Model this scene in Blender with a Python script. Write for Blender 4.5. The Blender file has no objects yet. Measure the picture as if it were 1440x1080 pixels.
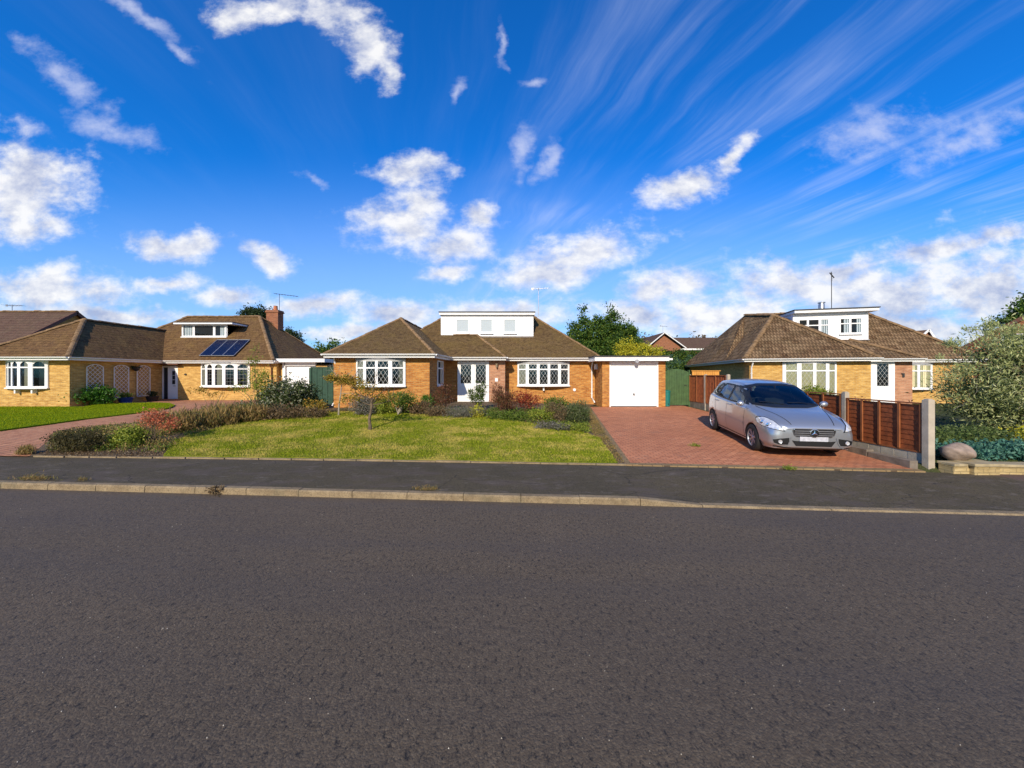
import bpy, bmesh, math, random
import numpy as np
from mathutils import Vector, Matrix
from mathutils.bvhtree import BVHTree
random.seed(7); rng = np.random.default_rng(7)
S = bpy.context.scene
COL = S.collection
R = math.radians
CZ = 2.0      # eye height above the road
F = 520.0     # focal length in photograph pixels
HY = 527.0    # horizon row

# ------------------------------------------------------------------ helpers
FR = {}
def tag(o, label=None, cat=None, group=None, kind=None):
    if label: o['label'] = label
    if cat: o['category'] = cat
    if group: o['group'] = group
    if kind: o['kind'] = kind
    return o
def thing(name, loc, label, cat, group=None, rz=0.0, world=True):
    o = bpy.data.objects.new(name, None); COL.objects.link(o)
    o.location = loc; o.rotation_euler = (0, 0, rz)
    o.empty_display_size = 0.2
    FR[o] = Vector(loc) if world else Vector((0, 0, 0))
    return tag(o, label, cat, group)

class MB:
    def __init__(s): s.v = []; s.f = []; s.uv = []; s.mi = []
    def face(s, pts, mi=0):
        pts = [Vector(p) for p in pts]
        b = len(s.v); s.v += pts; s.f.append(list(range(b, b+len(pts)))); s.mi.append(mi)
        n = Vector((0, 0, 0))
        for i in range(len(pts)):
            a, c = pts[i], pts[(i+1) % len(pts)]
            n += Vector(((a.y-c.y)*(a.z+c.z), (a.z-c.z)*(a.x+c.x), (a.x-c.x)*(a.y+c.y)))
        if n.length < 1e-12: n = Vector((0, 0, 1))
        n.normalize()
        if abs(n.z) > .97: u, w = Vector((1, 0, 0)), Vector((0, 1, 0))
        else:
            u = Vector((0, 0, 1)).cross(n).normalized(); w = n.cross(u)
        s.uv.append([(p.dot(u), p.dot(w)) for p in pts])
    def box(s, c, d, rz=0.0, mi=0, rot=None):
        c = Vector(c); hx, hy, hz = d[0]/2, d[1]/2, d[2]/2
        M = rot if rot is not None else Matrix.Rotation(rz, 3, 'Z')
        P = [c + M @ Vector((x*hx, y*hy, z*hz)) for x in (-1, 1) for y in (-1, 1) for z in (-1, 1)]
        for q in ((0, 1, 3, 2), (4, 6, 7, 5), (0, 4, 5, 1), (2, 3, 7, 6), (0, 2, 6, 4), (1, 5, 7, 3)):
            s.face([P[i] for i in q], mi)
        return s
    def bb(s, x0, x1, y0, y1, z0, z1, mi=0):
        return s.box(((x0+x1)/2, (y0+y1)/2, (z0+z1)/2), (x1-x0, y1-y0, z1-z0), mi=mi)
    def bar(s, a, b, w, h, mi=0):
        a, b = Vector(a), Vector(b); d = b-a; L = d.length
        if L < 1e-6: return s
        x = d/L; up = Vector((0, 0, 1)) if abs(x.z) < .95 else Vector((0, 1, 0))
        y = up.cross(x).normalized(); z = x.cross(y)
        M = Matrix((x, y, z)).transposed()
        return s.box((a+b)/2, (L, w, h), rot=M, mi=mi)
    def tube(s, pts, r, n=8, cap=True):
        pts = [Vector(p) for p in pts]
        rs = r if isinstance(r, (list, tuple)) else [r]*len(pts)
        rings = []
        for i, p in enumerate(pts):
            d = (pts[min(i+1, len(pts)-1)] - pts[max(i-1, 0)]).normalized()
            up = Vector((0, 0, 1)) if abs(d.z) < .9 else Vector((0, 1, 0))
            x = up.cross(d).normalized(); y = d.cross(x)
            rings.append([p + (x*math.cos(2*math.pi*k/n) + y*math.sin(2*math.pi*k/n))*rs[i] for k in range(n)])
        for i in range(len(rings)-1):
            for k in range(n):
                s.face([rings[i][k], rings[i][(k+1) % n], rings[i+1][(k+1) % n], rings[i+1][k]])
        if cap:
            s.face(rings[0][::-1]); s.face(rings[-1])
        return s
    def lathe(s, prof, n=24, axis='Z', c=(0, 0, 0), mi=0):
        c = Vector(c)
        def pt(r, h, a):
            if axis == 'Z': return c+Vector((r*math.cos(a), r*math.sin(a), h))
            return c+Vector((r*math.cos(a), h, r*math.sin(a)))
        for i in range(len(prof)-1):
            for k in range(n):
                a0, a1 = 2*math.pi*k/n, 2*math.pi*(k+1)/n
                q = [pt(*prof[i], a0), pt(*prof[i], a1), pt(*prof[i+1], a1), pt(*prof[i+1], a0)]
                if prof[i][0] < 1e-5: q = [q[0], q[2], q[3]]
                elif prof[i+1][0] < 1e-5: q = q[:3]
                s.face(q, mi)
        return s
    def build(s, name, mat, parent=None, smooth=False, bevel=0):
        off = Vector((0, 0, 0))
        if parent is not None: off = FR.get(parent, off)
        me = bpy.data.meshes.new(name)
        me.from_pydata([tuple(p-off) for p in s.v], [], s.f)
        uvl = me.uv_layers.new(name='UVMap')
        flat = [c for f in s.uv for uv in f for c in uv]
        uvl.data.foreach_set('uv', flat)
        for m in (mat if isinstance(mat, (list, tuple)) else [mat]): me.materials.append(m)
        me.polygons.foreach_set('material_index', s.mi)
        if smooth or bevel:
            bm = bmesh.new(); bm.from_mesh(me)
            bmesh.ops.remove_doubles(bm, verts=bm.verts, dist=1e-5)
            if smooth:
                for f in bm.faces: f.smooth = True
                for e in bm.edges:
                    if len(e.link_faces) == 2 and e.calc_face_angle(0) > R(40): e.smooth = False
            bm.to_mesh(me); bm.free()
        me.update()
        o = bpy.data.objects.new(name, me); COL.objects.link(o)
        if parent is not None:
            o.parent = parent; FR[o] = off
        if bevel:
            b = o.modifiers.new('bevel', 'BEVEL'); b.width = bevel; b.segments = 2; b.limit_method = 'ANGLE'
        return o

def sm(t): t = max(0.0, min(1.0, t)); return t*t*(3-2*t)
def yk(x): return 5.80-.078*x                      # kerb line
def yb(x):
    x = max(-30., min(16., x)); return 7.84-.075*x-.0018*x*x   # back of pavement
def smin(a, b, k):
    h = max(k-abs(a-b), 0)/k; return min(a, b)-h*h*k*.25
def gz(x, y):                                       # height of the plots
    d = max(0.0, y-yb(x))
    w1 = sm((x+13.5)/3.5); w2 = sm((x+.6)/3.2)
    s = .05+.038*w1-.043*w2; cap = .43+.17*w1-.17*w2
    z = .12+smin(s*d, cap, .08)
    if x > 8.45 and d > 0.0: z = max(z, .30)
    return z
def P(px, py, Y): return Vector(((px-720)/F*Y, Y, CZ+(HY-py)/F*Y))
def G(px, py, dz=0):                                # where a sight line meets the plots
    lo, hi = 3.0, 60.0
    f = lambda Y: (CZ+(HY-py)/F*Y) - gz((px-720)/F*Y, Y)
    for _ in range(50):
        m = (lo+hi)/2
        if f(m) > 0: lo = m
        else: hi = m
    x = (px-720)/F*lo
    return Vector((x, lo, gz(x, lo)+dz))

def drape(name, poly, off, mat, step=.25, thick=0.0, zf=gz):
    bm = bmesh.new()
    vs = [bm.verts.new((p[0], p[1], 0)) for p in poly]
    bm.faces.new(vs)
    x0, x1 = min(p[0] for p in poly), max(p[0] for p in poly)
    y0, y1 = min(p[1] for p in poly), max(p[1] for p in poly)
    def cut(a, b, ax):
        t = math.ceil(a/step)*step
        while t < b:
            co = (t, 0, 0) if ax == 0 else (0, t, 0); no = (1, 0, 0) if ax == 0 else (0, 1, 0)
            bmesh.ops.bisect_plane(bm, geom=bm.verts[:]+bm.edges[:]+bm.faces[:], plane_co=co, plane_no=no, dist=1e-6)
            t += step
    cut(x0, x1, 0); cut(y0, y1, 1)
    bmesh.ops.triangulate(bm, faces=bm.faces[:])
    for v in bm.verts: v.co.z = zf(v.co.x, v.co.y)+off
    if thick:
        ed = [e for e in bm.edges if e.is_boundary]
        r = bmesh.ops.extrude_edge_only(bm, edges=ed)
        for g in r['geom']:
            if isinstance(g, bmesh.types.BMVert): g.co.z -= thick
    bmesh.ops.recalc_face_normals(bm, faces=bm.faces[:])
    me = bpy.data.meshes.new(name); bm.to_mesh(me); bm.free()
    me.materials.append(mat)
    for p in me.polygons: p.use_smooth = False
    o = bpy.data.objects.new(name, me); COL.objects.link(o)
    tag(o, kind='structure')
    return o

# ------------------------------------------------------------------ materials
class NT:
    def __init__(s, name, world=False):
        if world:
            s.m = bpy.data.worlds.new(name)
        else: s.m = bpy.data.materials.new(name)
        s.m.use_nodes = True; s.t = s.m.node_tree; s.t.nodes.clear()
    def n(s, typ, ins=None, **kw):
        nd = s.t.nodes.new(typ)
        for k, v in kw.items(): setattr(nd, k, v)
        if ins:
            for k, v in ins.items(): s.set(nd, k, v)
        return nd
    def set(s, nd, k, v):
        i = nd.inputs[k]
        if isinstance(v, bpy.types.NodeSocket): s.t.links.new(v, i)
        elif isinstance(v, bpy.types.Node): s.t.links.new(v.outputs[0], i)
        else:
            if i.type == 'RGBA' and len(v) == 3: v = (*v, 1)
            i.default_value = v
    def math(s, op, a, b=None, c=None, clamp=False):
        ins = {0: a}
        if b is not None: ins[1] = b
        if c is not None: ins[2] = c
        return s.n('ShaderNodeMath', ins, operation=op, use_clamp=clamp).outputs[0]
    def vm(s, op, a, b=None, c=None):
        ins = {0: a}
        if b is not None: ins[1] = b
        if c is not None: ins[2] = c
        nd = s.n('ShaderNodeVectorMath', ins, operation=op)
        return nd.outputs['Value'] if op in ('LENGTH', 'DOT_PRODUCT') else nd.outputs[0]
    def noise(s, vec, scale, detail=4, rough=.55, out='Fac', dist=0.0):
        return s.n('ShaderNodeTexNoise', {'Vector': vec, 'Scale': scale, 'Detail': detail, 'Roughness': rough, 'Distortion': dist}).outputs[out]
    def mix(s, fac, a, b, blend='MIX'):
        nd = s.n('ShaderNodeMix', data_type='RGBA', blend_type=blend)
        s.set(nd, 0, fac); s.set(nd, 6, a); s.set(nd, 7, b)
        return nd.outputs[2]
    def ramp(s, fac, stops, interp='LINEAR'):
        nd = s.n('ShaderNodeValToRGB', {'Fac': fac}); cr = nd.color_ramp; cr.interpolation = interp
        while len(cr.elements) < len(stops): cr.elements.new(0.5)
        for e, (p, c) in zip(cr.elements, stops):
            e.position = p; e.color = (*c, 1) if len(c) == 3 else c
        return nd.outputs[0]
    def mr(s, v, a, b, c=0, d=1, smooth=False):
        return s.n('ShaderNodeMapRange', {0: v, 1: a, 2: b, 3: c, 4: d}, interpolation_type='SMOOTHSTEP' if smooth else 'LINEAR').outputs[0]
    def uv(s): return s.n('ShaderNodeTexCoord').outputs['UV']
    def pos(s): return s.n('ShaderNodeNewGeometry').outputs['Position']
    def obj(s): return s.n('ShaderNodeTexCoord').outputs['Object']
    def bsdf(s, color, rough=.8, bump=None, bs=.5, bd=.01, spec=.3, **kw):
        b = s.n('ShaderNodeBsdfPrincipled')
        s.set(b, 'Base Color', color); s.set(b, 'Roughness', rough); s.set(b, 'Specular IOR Level', spec)
        for k, v in kw.items(): s.set(b, k.replace('_', ' '), v)
        if bump is not None:
            bn = s.n('ShaderNodeBump', {'Strength': bs, 'Distance': bd, 'Height': bump})
            s.set(b, 'Normal', bn.outputs[0])
        return b
    def out(s, sh, vol=None):
        o = s.n('ShaderNodeOutputMaterial'); s.t.links.new(sh.outputs[0], o.inputs[0]); return s.m

def plain(name, col, rough=.6, metal=0.0, spec=.4, var=.12, scale=6, coat=0, bump=0):
    t = NT(name); p = t.obj()
    n = t.noise(p, scale, 4)
    c = t.mix(t.mr(n, .3, .7), tuple(x*(1-var) for x in col), tuple(min(1, x*(1+var)) for x in col))
    b = t.bsdf(c, rough, spec=spec, Metallic=metal, bump=t.noise(p, scale*8, 3) if bump else None, bs=bump or .1, bd=.005)
    if coat: t.set(b, 'Coat Weight', coat); t.set(b, 'Coat Roughness', .03)
    return t.out(b)

def brick(name, c1, c2, c3, mortar):
    t = NT(name); uv = t.uv()
    br = t.n('ShaderNodeTexBrick', {'Vector': uv, 'Color1': (0, 0, 0), 'Color2': (1, 1, 1), 'Mortar': (.5, .5, .5), 'Scale': 1.0,
             'Mortar Size': .006, 'Mortar Smooth': .1, 'Bias': 0.0, 'Brick Width': .225, 'Row Height': .075})
    cell = br.outputs['Color']
    # stretched noise keeps each brick's tone running along its course
    sc = t.vm('MULTIPLY', uv, (1.5, 5.5, 1))
    n1 = t.noise(sc, 1.9, 4, .75)
    n2 = t.noise(uv, .55, 3)
    col = t.ramp(n1, [(.34, tuple(x*.75 for x in c3)), (.43, c3), (.50, c1), (.57, c2), (.68, tuple(min(1,x*1.25) for x in c2))])
    col = t.mix(t.math('MULTIPLY', cell, .35), col, c3)
    col = t.mix(t.mr(n2, .35, .7, 0, .35), col, tuple(x*1.18 for x in c2))
    grit = t.noise(uv, 70, 3)
    col = t.mix(t.mr(grit, .3, .75, 0, .3), col, tuple(x*.6 for x in c1))
    col = t.mix(t.math('MULTIPLY', br.outputs['Fac'], .75), col, mortar)
    h = t.math('SUBTRACT', t.math('MULTIPLY', grit, .3), br.outputs['Fac'])
    return t.out(t.bsdf(col, .88, h, .6, .008, spec=.2))

def tiles(name, base, dark, light, moss, w=.26, h=.30, roll=.0, patch=.5, wnk=.4):
    t = NT(name); uv = t.uv()
    sep = t.n('ShaderNodeSeparateXYZ', {0: uv})
    wob = t.noise(uv, 1.3, 2)
    v = t.math('ADD', sep.outputs[1], t.math('MULTIPLY', wob, .05))
    vr = t.math('DIVIDE', v, h); row = t.math('FLOOR', vr); fv = t.math('FRACT', vr)
    uu = t.math('ADD', t.math('DIVIDE', sep.outputs[0], w), t.math('MULTIPLY', row, .25 if roll else .5))
    fu = t.math('FRACT', uu); cu = t.math('FLOOR', uu)
    cid = t.n('ShaderNodeCombineXYZ', {0: cu, 1: row})
    wn = t.n('ShaderNodeTexWhiteNoise', {0: cid}, noise_dimensions='3D').outputs['Value']
    n1 = t.noise(uv, 1.4, 6, .65); n2 = t.noise(uv, 7, 7, .78); n3 = t.noise(uv, 20, 4, .75)
    col = t.mix(t.mr(n2, .42, .56), dark, base)
    col = t.mix(t.math('MULTIPLY', wn, wnk), col, light)
    col = t.mix(t.mr(n1, .45, .68, 0, patch), col, moss)
    col = t.mix(t.mr(n3, .56, .66, 0, .6), col, tuple(min(1, x*1.9) for x in light))
    if roll: col = t.mix(t.mr(t.math('SINE', t.math('MULTIPLY', fu, 12.566)), -.8, .6, .5, 0), col, tuple(x*.45 for x in dark))
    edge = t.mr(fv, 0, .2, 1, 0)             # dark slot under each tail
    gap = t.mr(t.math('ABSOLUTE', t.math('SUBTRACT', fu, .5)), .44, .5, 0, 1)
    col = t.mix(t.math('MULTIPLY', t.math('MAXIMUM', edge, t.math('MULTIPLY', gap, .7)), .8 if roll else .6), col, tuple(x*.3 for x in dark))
    hgt = t.math('ADD', t.math('MULTIPLY', t.math('SUBTRACT', 1.0, fv), 1.0), t.math('MULTIPLY', n2, .5))
    if roll: hgt = t.math('ADD', hgt, t.math('MULTIPLY', t.math('SINE', t.math('MULTIPLY', fu, 12.566)), roll))
    return t.out(t.bsdf(col, .92, hgt, 1.0, .03, spec=.15))

def pane_mat(name, mode):
    t = NT(name); uv = t.uv()
    gl = t.n('ShaderNodeBsdfGlossy', {'Color': (.9, .95, 1), 'Roughness': .04})
    tr = t.n('ShaderNodeBsdfTransparent', {'Color': (.55, .60, .62)})
    fr = t.n('ShaderNodeFresnel', {'IOR': 1.5})
    nz = t.n('ShaderNodeBump', {'Strength': .08, 'Distance': .02, 'Height': t.noise(uv, 2.5, 2)})
    t.set(gl, 'Normal', nz.outputs[0])
    mx = t.n('ShaderNodeMixShader'); t.set(mx, 0, t.math('ADD', t.math('MULTIPLY', fr.outputs[0], 1.0), .0)); t.set(mx, 1, tr); t.set(mx, 2, gl)
    if mode == 'plain': return t.out(mx)
    sep = t.n('ShaderNodeSeparateXYZ', {0: uv})
    if mode == 'diamond':
        a = t.math('DIVIDE', sep.outputs[0], .17); b = t.math('DIVIDE', sep.outputs[1], .26)
        l1 = t.math('FRACT', t.math('ADD', a, b)); l2 = t.math('FRACT', t.math('SUBTRACT', a, b)); wd = .06
    else:
        l1 = t.math('FRACT', t.math('DIVIDE', sep.outputs[0], .16)); l2 = t.math('FRACT', t.math('DIVIDE', sep.outputs[1], .2)); wd = .06
    ln = t.math('MAXIMUM', t.math('LESS_THAN', l1, wd), t.math('LESS_THAN', l2, wd))
    lead = t.bsdf((.50, .51, .51) if mode == 'diamond' else (.22, .23, .24), .45, Metallic=.2)
    m2 = t.n('ShaderNodeMixShader'); t.set(m2, 0, ln); t.set(m2, 1, mx); t.set(m2, 2, lead)
    return t.out(m2)

def leaf_mat(name, cols, trans=.35, rough=.55):
    t = NT(name)
    rp = t.n('ShaderNodeNewGeometry').outputs['Random Per Island']
    k = len(cols)
    c = t.ramp(rp, [((i+.5)/k, x) for i, x in enumerate(cols)])
    n = t.noise(t.obj(), 2.0, 2)
    c = t.mix(t.mr(n, .35, .65, 0, .35), c, cols[0])
    b = t.bsdf(c, rough, spec=.25)
    tl = t.n('ShaderNodeBsdfTranslucent', {'Color': c})
    mx = t.n('ShaderNodeMixShader'); t.set(mx, 0, trans); t.set(mx, 1, b); t.set(mx, 2, tl)
    return t.out(mx)

def asphalt(name, a, b, stone, fine=1.0, pv=False):
    t = NT(name); p = t.pos()
    n_big = t.noise(p, .6, 5, .65); n_mid = t.noise(p, 3.0, 5, .65)
    vo = t.n('ShaderNodeTexVoronoi', {'Vector': p, 'Scale': 75*fine, 'Randomness': 1.0})
    n_f = t.noise(t.vm('MULTIPLY', p, (1.3, .75, 1)), 23*fine, 10, .84)
    n_h = t.noise(p, 130*fine, 3, .7)
    col = t.mix(t.mr(n_big, .35, .65), a, b)
    col = t.mix(t.mr(n_mid, .3, .75, 0, .25), col, tuple(x*.7 for x in a))
    sep = t.n('ShaderNodeSeparateXYZ', {0: vo.outputs['Color']})
    col = t.mix(t.mr(sep.outputs[0], .5, 1.0, 0, .35), col, stone)
    pit = t.mr(n_f, .40, .475, 1, 0)
    col = t.mix(t.math('MULTIPLY', pit, .93), col, (.008, .008, .009))
    vo2 = t.n('ShaderNodeTexVoronoi', {'Vector': p, 'Scale': 9.0, 'Randomness': 1.0})
    s2 = t.n('ShaderNodeSeparateXYZ', {0: vo2.outputs['Color']})
    fleck = t.math('MULTIPLY', t.math('LESS_THAN', vo2.outputs['Distance'], .035), t.math('GREATER_THAN', s2.outputs[1], .86))
    col = t.mix(t.math('MULTIPLY', fleck, .55), col, (.42, .40, .36))
    h = t.math('ADD', t.math('MULTIPLY', n_f, 1.0), t.math('ADD', t.math('MULTIPLY', vo.outputs['Distance'], -.35), t.math('MULTIPLY', n_h, .35)))
    return t, p, col, h

def m_road():
    t, p, col, h = asphalt('road_asphalt', (0.102, 0.074, 0.047), (0.123, 0.089, 0.056), (0.267, 0.200, 0.124))
    sep = t.n('ShaderNodeSeparateXYZ', {0: p})
    # tyre polish and oil along the lane, patch repair tone
    lane = t.math('ADD', sep.outputs[1], t.math('MULTIPLY', sep.outputs[0], .078))
    w = t.noise(t.n('ShaderNodeCombineXYZ', {0: t.math('MULTIPLY', sep.outputs[0], .12), 1: t.math('MULTIPLY', lane, 1.1)}), 1.0, 3)
    col = t.mix(t.mr(w, .42, .62, 0, .30), col, (.072, .060, .055))
    dirt = t.mr(lane, 5.35, 5.8, 0, .55)
    dn = t.noise(p, 2.2, 4)
    col = t.mix(t.math('MULTIPLY', dirt, t.mr(dn, .35, .7)), col, (.12, .095, .07))
    # a few oil stains
    vo = t.n('ShaderNodeTexVoronoi', {'Vector': t.vm('ADD', p, t.vm('SCALE', t.noise(p, 3, 3, out='Color'), None)), 'Scale': .5})
    return t.out(t.bsdf(col, .8, h, .9, .011, spec=.35))
def m_pave():
    t, p, col, h = asphalt('pavement_asphalt', (0.070, 0.056, 0.031), (0.100, 0.078, 0.043), (0.148, 0.116, 0.063), 1.5)
    n = t.noise(t.vm('MULTIPLY', p, (1, 2.2, 1)), 1.1, 5, .7)
    col = t.mix(t.mr(n, .5, .62, 0, .5), col, (.105, .080, .066))
    n2 = t.noise(t.vm('MULTIPLY', p, (1, 2, 1)), 3.5, 6, .75)
    col = t.mix(t.mr(n2, .55, .70, 0, .6), col, (.19, .155, .125))
    sx = t.n('ShaderNodeSeparateXYZ', {0: p})
    edge_ = t.mr(t.math('ADD', sx.outputs[0], t.math('MULTIPLY', t.noise(p, 1.5, 2), .3)), 9.25, 9.3, 0, .8)
    col = t.mix(edge_, col, (.135, .085, .066))
    vo = t.n('ShaderNodeTexVoronoi', {'Vector': t.vm('ADD', t.vm('MULTIPLY', p, (.35, .6, 1)), t.vm('MULTIPLY', t.noise(p, 2.0, 3, out='Color'), (.25, .25, 0))), 'Scale': 1.0}, feature='DISTANCE_TO_EDGE')
    crack = t.math('MULTIPLY', t.math('LESS_THAN', vo.outputs['Distance'], .004), t.math('GREATER_THAN', t.noise(p, .6, 1), .5))
    col = t.mix(t.math('MULTIPLY', crack, .55), col, (.012, .011, .01))
    return t.out(t.bsdf(col, .85, h, .7, .006, spec=.25))

def m_block(name, c1, c2, c3, rot=0.0):
    t = NT(name); p = t.pos()
    mp = t.n('ShaderNodeMapping', {'Vector': p, 'Rotation': (0, 0, rot)})
    br = t.n('ShaderNodeTexBrick', {'Vector': mp.outputs[0], 'Color1': (0, 0, 0), 'Color2': (1, 1, 1), 'Mortar': (.5, .5, .5), 'Scale': 1.0,
             'Mortar Size': .006, 'Mortar Smooth': .2, 'Bias': 0.0, 'Brick Width': .2, 'Row Height': .1})
    n1 = t.noise(p, .7, 4, .6); n2 = t.noise(p, 9, 4, .7); n3 = t.noise(p, 2.6, 5, .7)
    col = t.mix(br.outputs['Color'], c1, c2)
    col = t.mix(t.mr(n2, .35, .7, 0, .55), col, c3)
    col = t.mix(t.mr(n1, .45, .65, 0, .35), col, tuple(x*.72 for x in c1))
    col = t.mix(t.mr(n3, .56, .70, 0, .5), col, (.22, .15, .11))
    bx = t.n('ShaderNodeTexVoronoi', {'Vector': t.vm('MULTIPLY', mp.outputs[0], (5, 10, 1)), 'Scale': 1.0, 'Randomness': .2})
    bs_ = t.n('ShaderNodeSeparateXYZ', {0: bx.outputs['Color']})
    col = t.mix(t.mr(bs_.outputs[0], .6, 1, 0, .35), col, tuple(x*.6 for x in c1))
    col = t.mix(t.mr(t.noise(p, 1.7, 6, .8), .66, .74, 0, .7), col, (.07, .055, .03))
    col = t.mix(t.math('MULTIPLY', br.outputs['Fac'], .8), col, (.055, .035, .028))
    h = t.math('SUBTRACT', t.math('MULTIPLY', n2, .4), br.outputs['Fac'])
    return t.out(t.bsdf(col, .85, h, .8, .008, spec=.2))

def m_lawn(name, g1, g2, dry, amt):
    t = NT(name); p = t.pos()
    n1 = t.noise(t.vm('MULTIPLY', p, (1, 1.4, 1)), .9, 5, .65); n2 = t.noise(p, 7, 4, .7); n3 = t.noise(p, 45, 3, .7)
    c = t.mix(t.mr(n2, .35, .65), g1, g2)
    c = t.mix(t.mr(n1, .44, .62, 0, amt), c, dry)
    c = t.mix(t.mr(n3, .35, .65, .5, 0), c, tuple(x*.4 for x in g1))
    return t.out(t.bsdf(c, .95, t.math('ADD', n3, n2), 1.0, .03, spec=.1))
def m_blade(name, cols, dry, amt):
    t = NT(name); p = t.pos()
    rp = t.n('ShaderNodeNewGeometry').outputs['Random Per Island']
    n1 = t.noise(t.vm('MULTIPLY', p, (1, 1.4, 0)), .9, 5, .65)
    nn = t.noise(t.vm('MULTIPLY', p, (1, 1, 0)), 5, 3, .65)
    c = t.ramp(rp, [(0, cols[0]), (.5, cols[1]), (1, cols[2])])
    m = t.mr(t.math('ADD', t.math('ADD', t.math('MULTIPLY', n1, .75), t.math('MULTIPLY', nn, .25)), t.math('MULTIPLY', rp, .12)), .53, .66, 0, amt)
    c = t.mix(m, c, dry)
    b = t.bsdf(c, .7, spec=.15); tl = t.n('ShaderNodeBsdfTranslucent', {'Color': c})
    mx = t.n('ShaderNodeMixShader'); t.set(mx, 0, .3); t.set(mx, 1, b); t.set(mx, 2, tl)
    return t.out(mx)
def m_soil():
    t = NT('soil'); p = t.pos()
    n = t.noise(p, 12, 6, .75); n2 = t.noise(p, 1.5, 3)
    c = t.ramp(n, [(.3, (0.060, 0.042, 0.026)), (.5, (0.150, 0.105, 0.066)), (.66, (0.255, 0.189, 0.120)), (.75, (0.450, 0.364, 0.252))])
    c = t.mix(t.mr(n2, .5, .7, 0, .5), c, (.05, .06, .02))
    return t.out(t.bsdf(c, .95, n, 1.0, .03, spec=.1))
def m_kerb():
    t = NT('kerb_concrete'); p = t.pos()
    n = t.noise(p, 5, 6, .7); n2 = t.noise(p, 60, 4, .8)
    c = t.mix(t.mr(n, .3, .7), (0.187, 0.135, 0.078), (0.374, 0.285, 0.168))
    c = t.mix(t.mr(n2, .35, .5, .75, 0), c, (.06, .05, .04))
    c = t.mix(t.mr(t.noise(p, 1.6, 3), .55, .7, 0, .5), c, (.12, .11, .07))
    return t.out(t.bsdf(c, .9, t.math('ADD', n2, n), .8, .012, spec=.2))

M = {}
M['road'] = m_road(); M['pave'] = m_pave(); M['soil'] = m_soil(); M['kerb'] = m_kerb()
M['block'] = m_block('red_block_paving', (0.462, 0.161, 0.076), (0.585, 0.224, 0.107), (0.708, 0.335, 0.172))
M['block_left'] = m_block('pink_block_paving', (0.437, 0.182, 0.094), (0.529, 0.243, 0.130), (0.621, 0.344, 0.196), R(20))
M['block_edge'] = m_block('buff_block_edging', (.27, .18, .085), (.33, .23, .11), (.20, .14, .08))
M['lawn'] = m_lawn('mown_lawn', (0.128, 0.167, 0.009), (0.221, 0.246, 0.017), (0.464, 0.368, 0.095), .8)
M['lawn_left'] = m_lawn('lush_lawn', (0.095, 0.182, 0.002), (0.162, 0.260, 0.003), (0.216, 0.260, 0.005), .35)
M['blade'] = m_blade('lawn_blades', [(0.163, 0.230, 0.007), (0.274, 0.326, 0.014), (0.399, 0.411, 0.031)], (0.648, 0.508, 0.129), .9)
M['blade_left'] = m_blade('lush_blades', [(0.162, 0.234, 0.001), (0.257, 0.325, 0.002), (0.351, 0.403, 0.004)], (0.378, 0.377, 0.006), .3)
M['land'] = m_lawn('rough_land', (.05, .07, .02), (.08, .10, .03), (.14, .12, .07), .5)
M['brick_mid'] = brick('orange_brick', (0.455, 0.180, 0.043), (0.581, 0.289, 0.077), (0.310, 0.099, 0.024), (0.426, 0.316, 0.142))
M['brick_buff'] = brick('buff_brick', (0.529, 0.291, 0.074), (0.686, 0.427, 0.133), (0.392, 0.194, 0.047), (0.510, 0.407, 0.211))
M['brick_pink'] = brick('pink_brick', (.45, .22, .12), (.55, .29, .17), (.33, .14, .08), (.42, .33, .24))
M['brick_red'] = brick('red_brick', (0.294, 0.104, 0.045), (0.350, 0.136, 0.063), (0.210, 0.072, 0.036), (0.266, 0.224, 0.180))
M['tile_mid'] = tiles('grey_brown_tile', (0.144, 0.086, 0.035), (0.063, 0.037, 0.016), (0.230, 0.153, 0.065), (0.184, 0.123, 0.031), w=.165, h=.10)
M['tile_left'] = tiles('brown_tile', (0.152, 0.081, 0.034), (0.052, 0.028, 0.013), (0.230, 0.138, 0.060), (0.209, 0.128, 0.038), w=.2, h=.20)
M['tile_right'] = tiles('rolled_tile', (0.196, 0.110, 0.053), (0.063, 0.035, 0.017), (0.350, 0.230, 0.125), (0.148, 0.105, 0.047), w=.30, h=.30, roll=.8, wnk=.85)
M['tile_far'] = tiles('far_tile', (.13, .075, .05), (.07, .04, .03), (.17, .11, .075), (.12, .09, .05))
M['ridge'] = plain('ridge_tile', (0.220, 0.135, 0.064), .9, var=.4, scale=5, bump=.4)
M['felt'] = plain('flat_roof_felt', (.06, .06, .065), .9)
M['white'] = plain('white_upvc', (.80, .80, .80), .35, var=.02)
M['white_paint'] = plain('white_paint', (.78, .78, .77), .5, var=.04)
M['clad'] = plain('white_cladding', (.84, .84, .85), .45, var=.02)
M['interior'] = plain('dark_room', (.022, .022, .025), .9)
M['curtain'] = plain('cream_curtain', (.48, .43, .33), .9, var=.1)
M['cream'] = plain('cream_net_curtain', (.72, .64, .40), .9, var=.08)
M['blind'] = plain('pale_blind', (0.432, 0.491, 0.525), .8, var=.03)
M['lead'] = plain('lead_flashing', (.32, .32, .34), .6, var=.2)
M['pane'] = pane_mat('clear_pane', 'plain'); M['pane_d'] = pane_mat('diamond_leaded_pane', 'diamond'); M['pane_g'] = pane_mat('square_leaded_pane', 'grid')
M['metal'] = plain('galvanised_metal', (.45, .45, .46), .4, metal=.8)
M['dark_metal'] = plain('dark_metal', (.03, .03, .03), .5)
M['brown_pipe'] = plain('brown_pipe', (.12, .045, .025), .5)
M['solar'] = plain('solar_cells', (.006, .010, .035), .25, spec=.25, coat=.1)
M['fence_red'] = plain('red_brown_fence', (0.238, 0.063, 0.017), .75, var=.35, scale=9, bump=.5)
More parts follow.
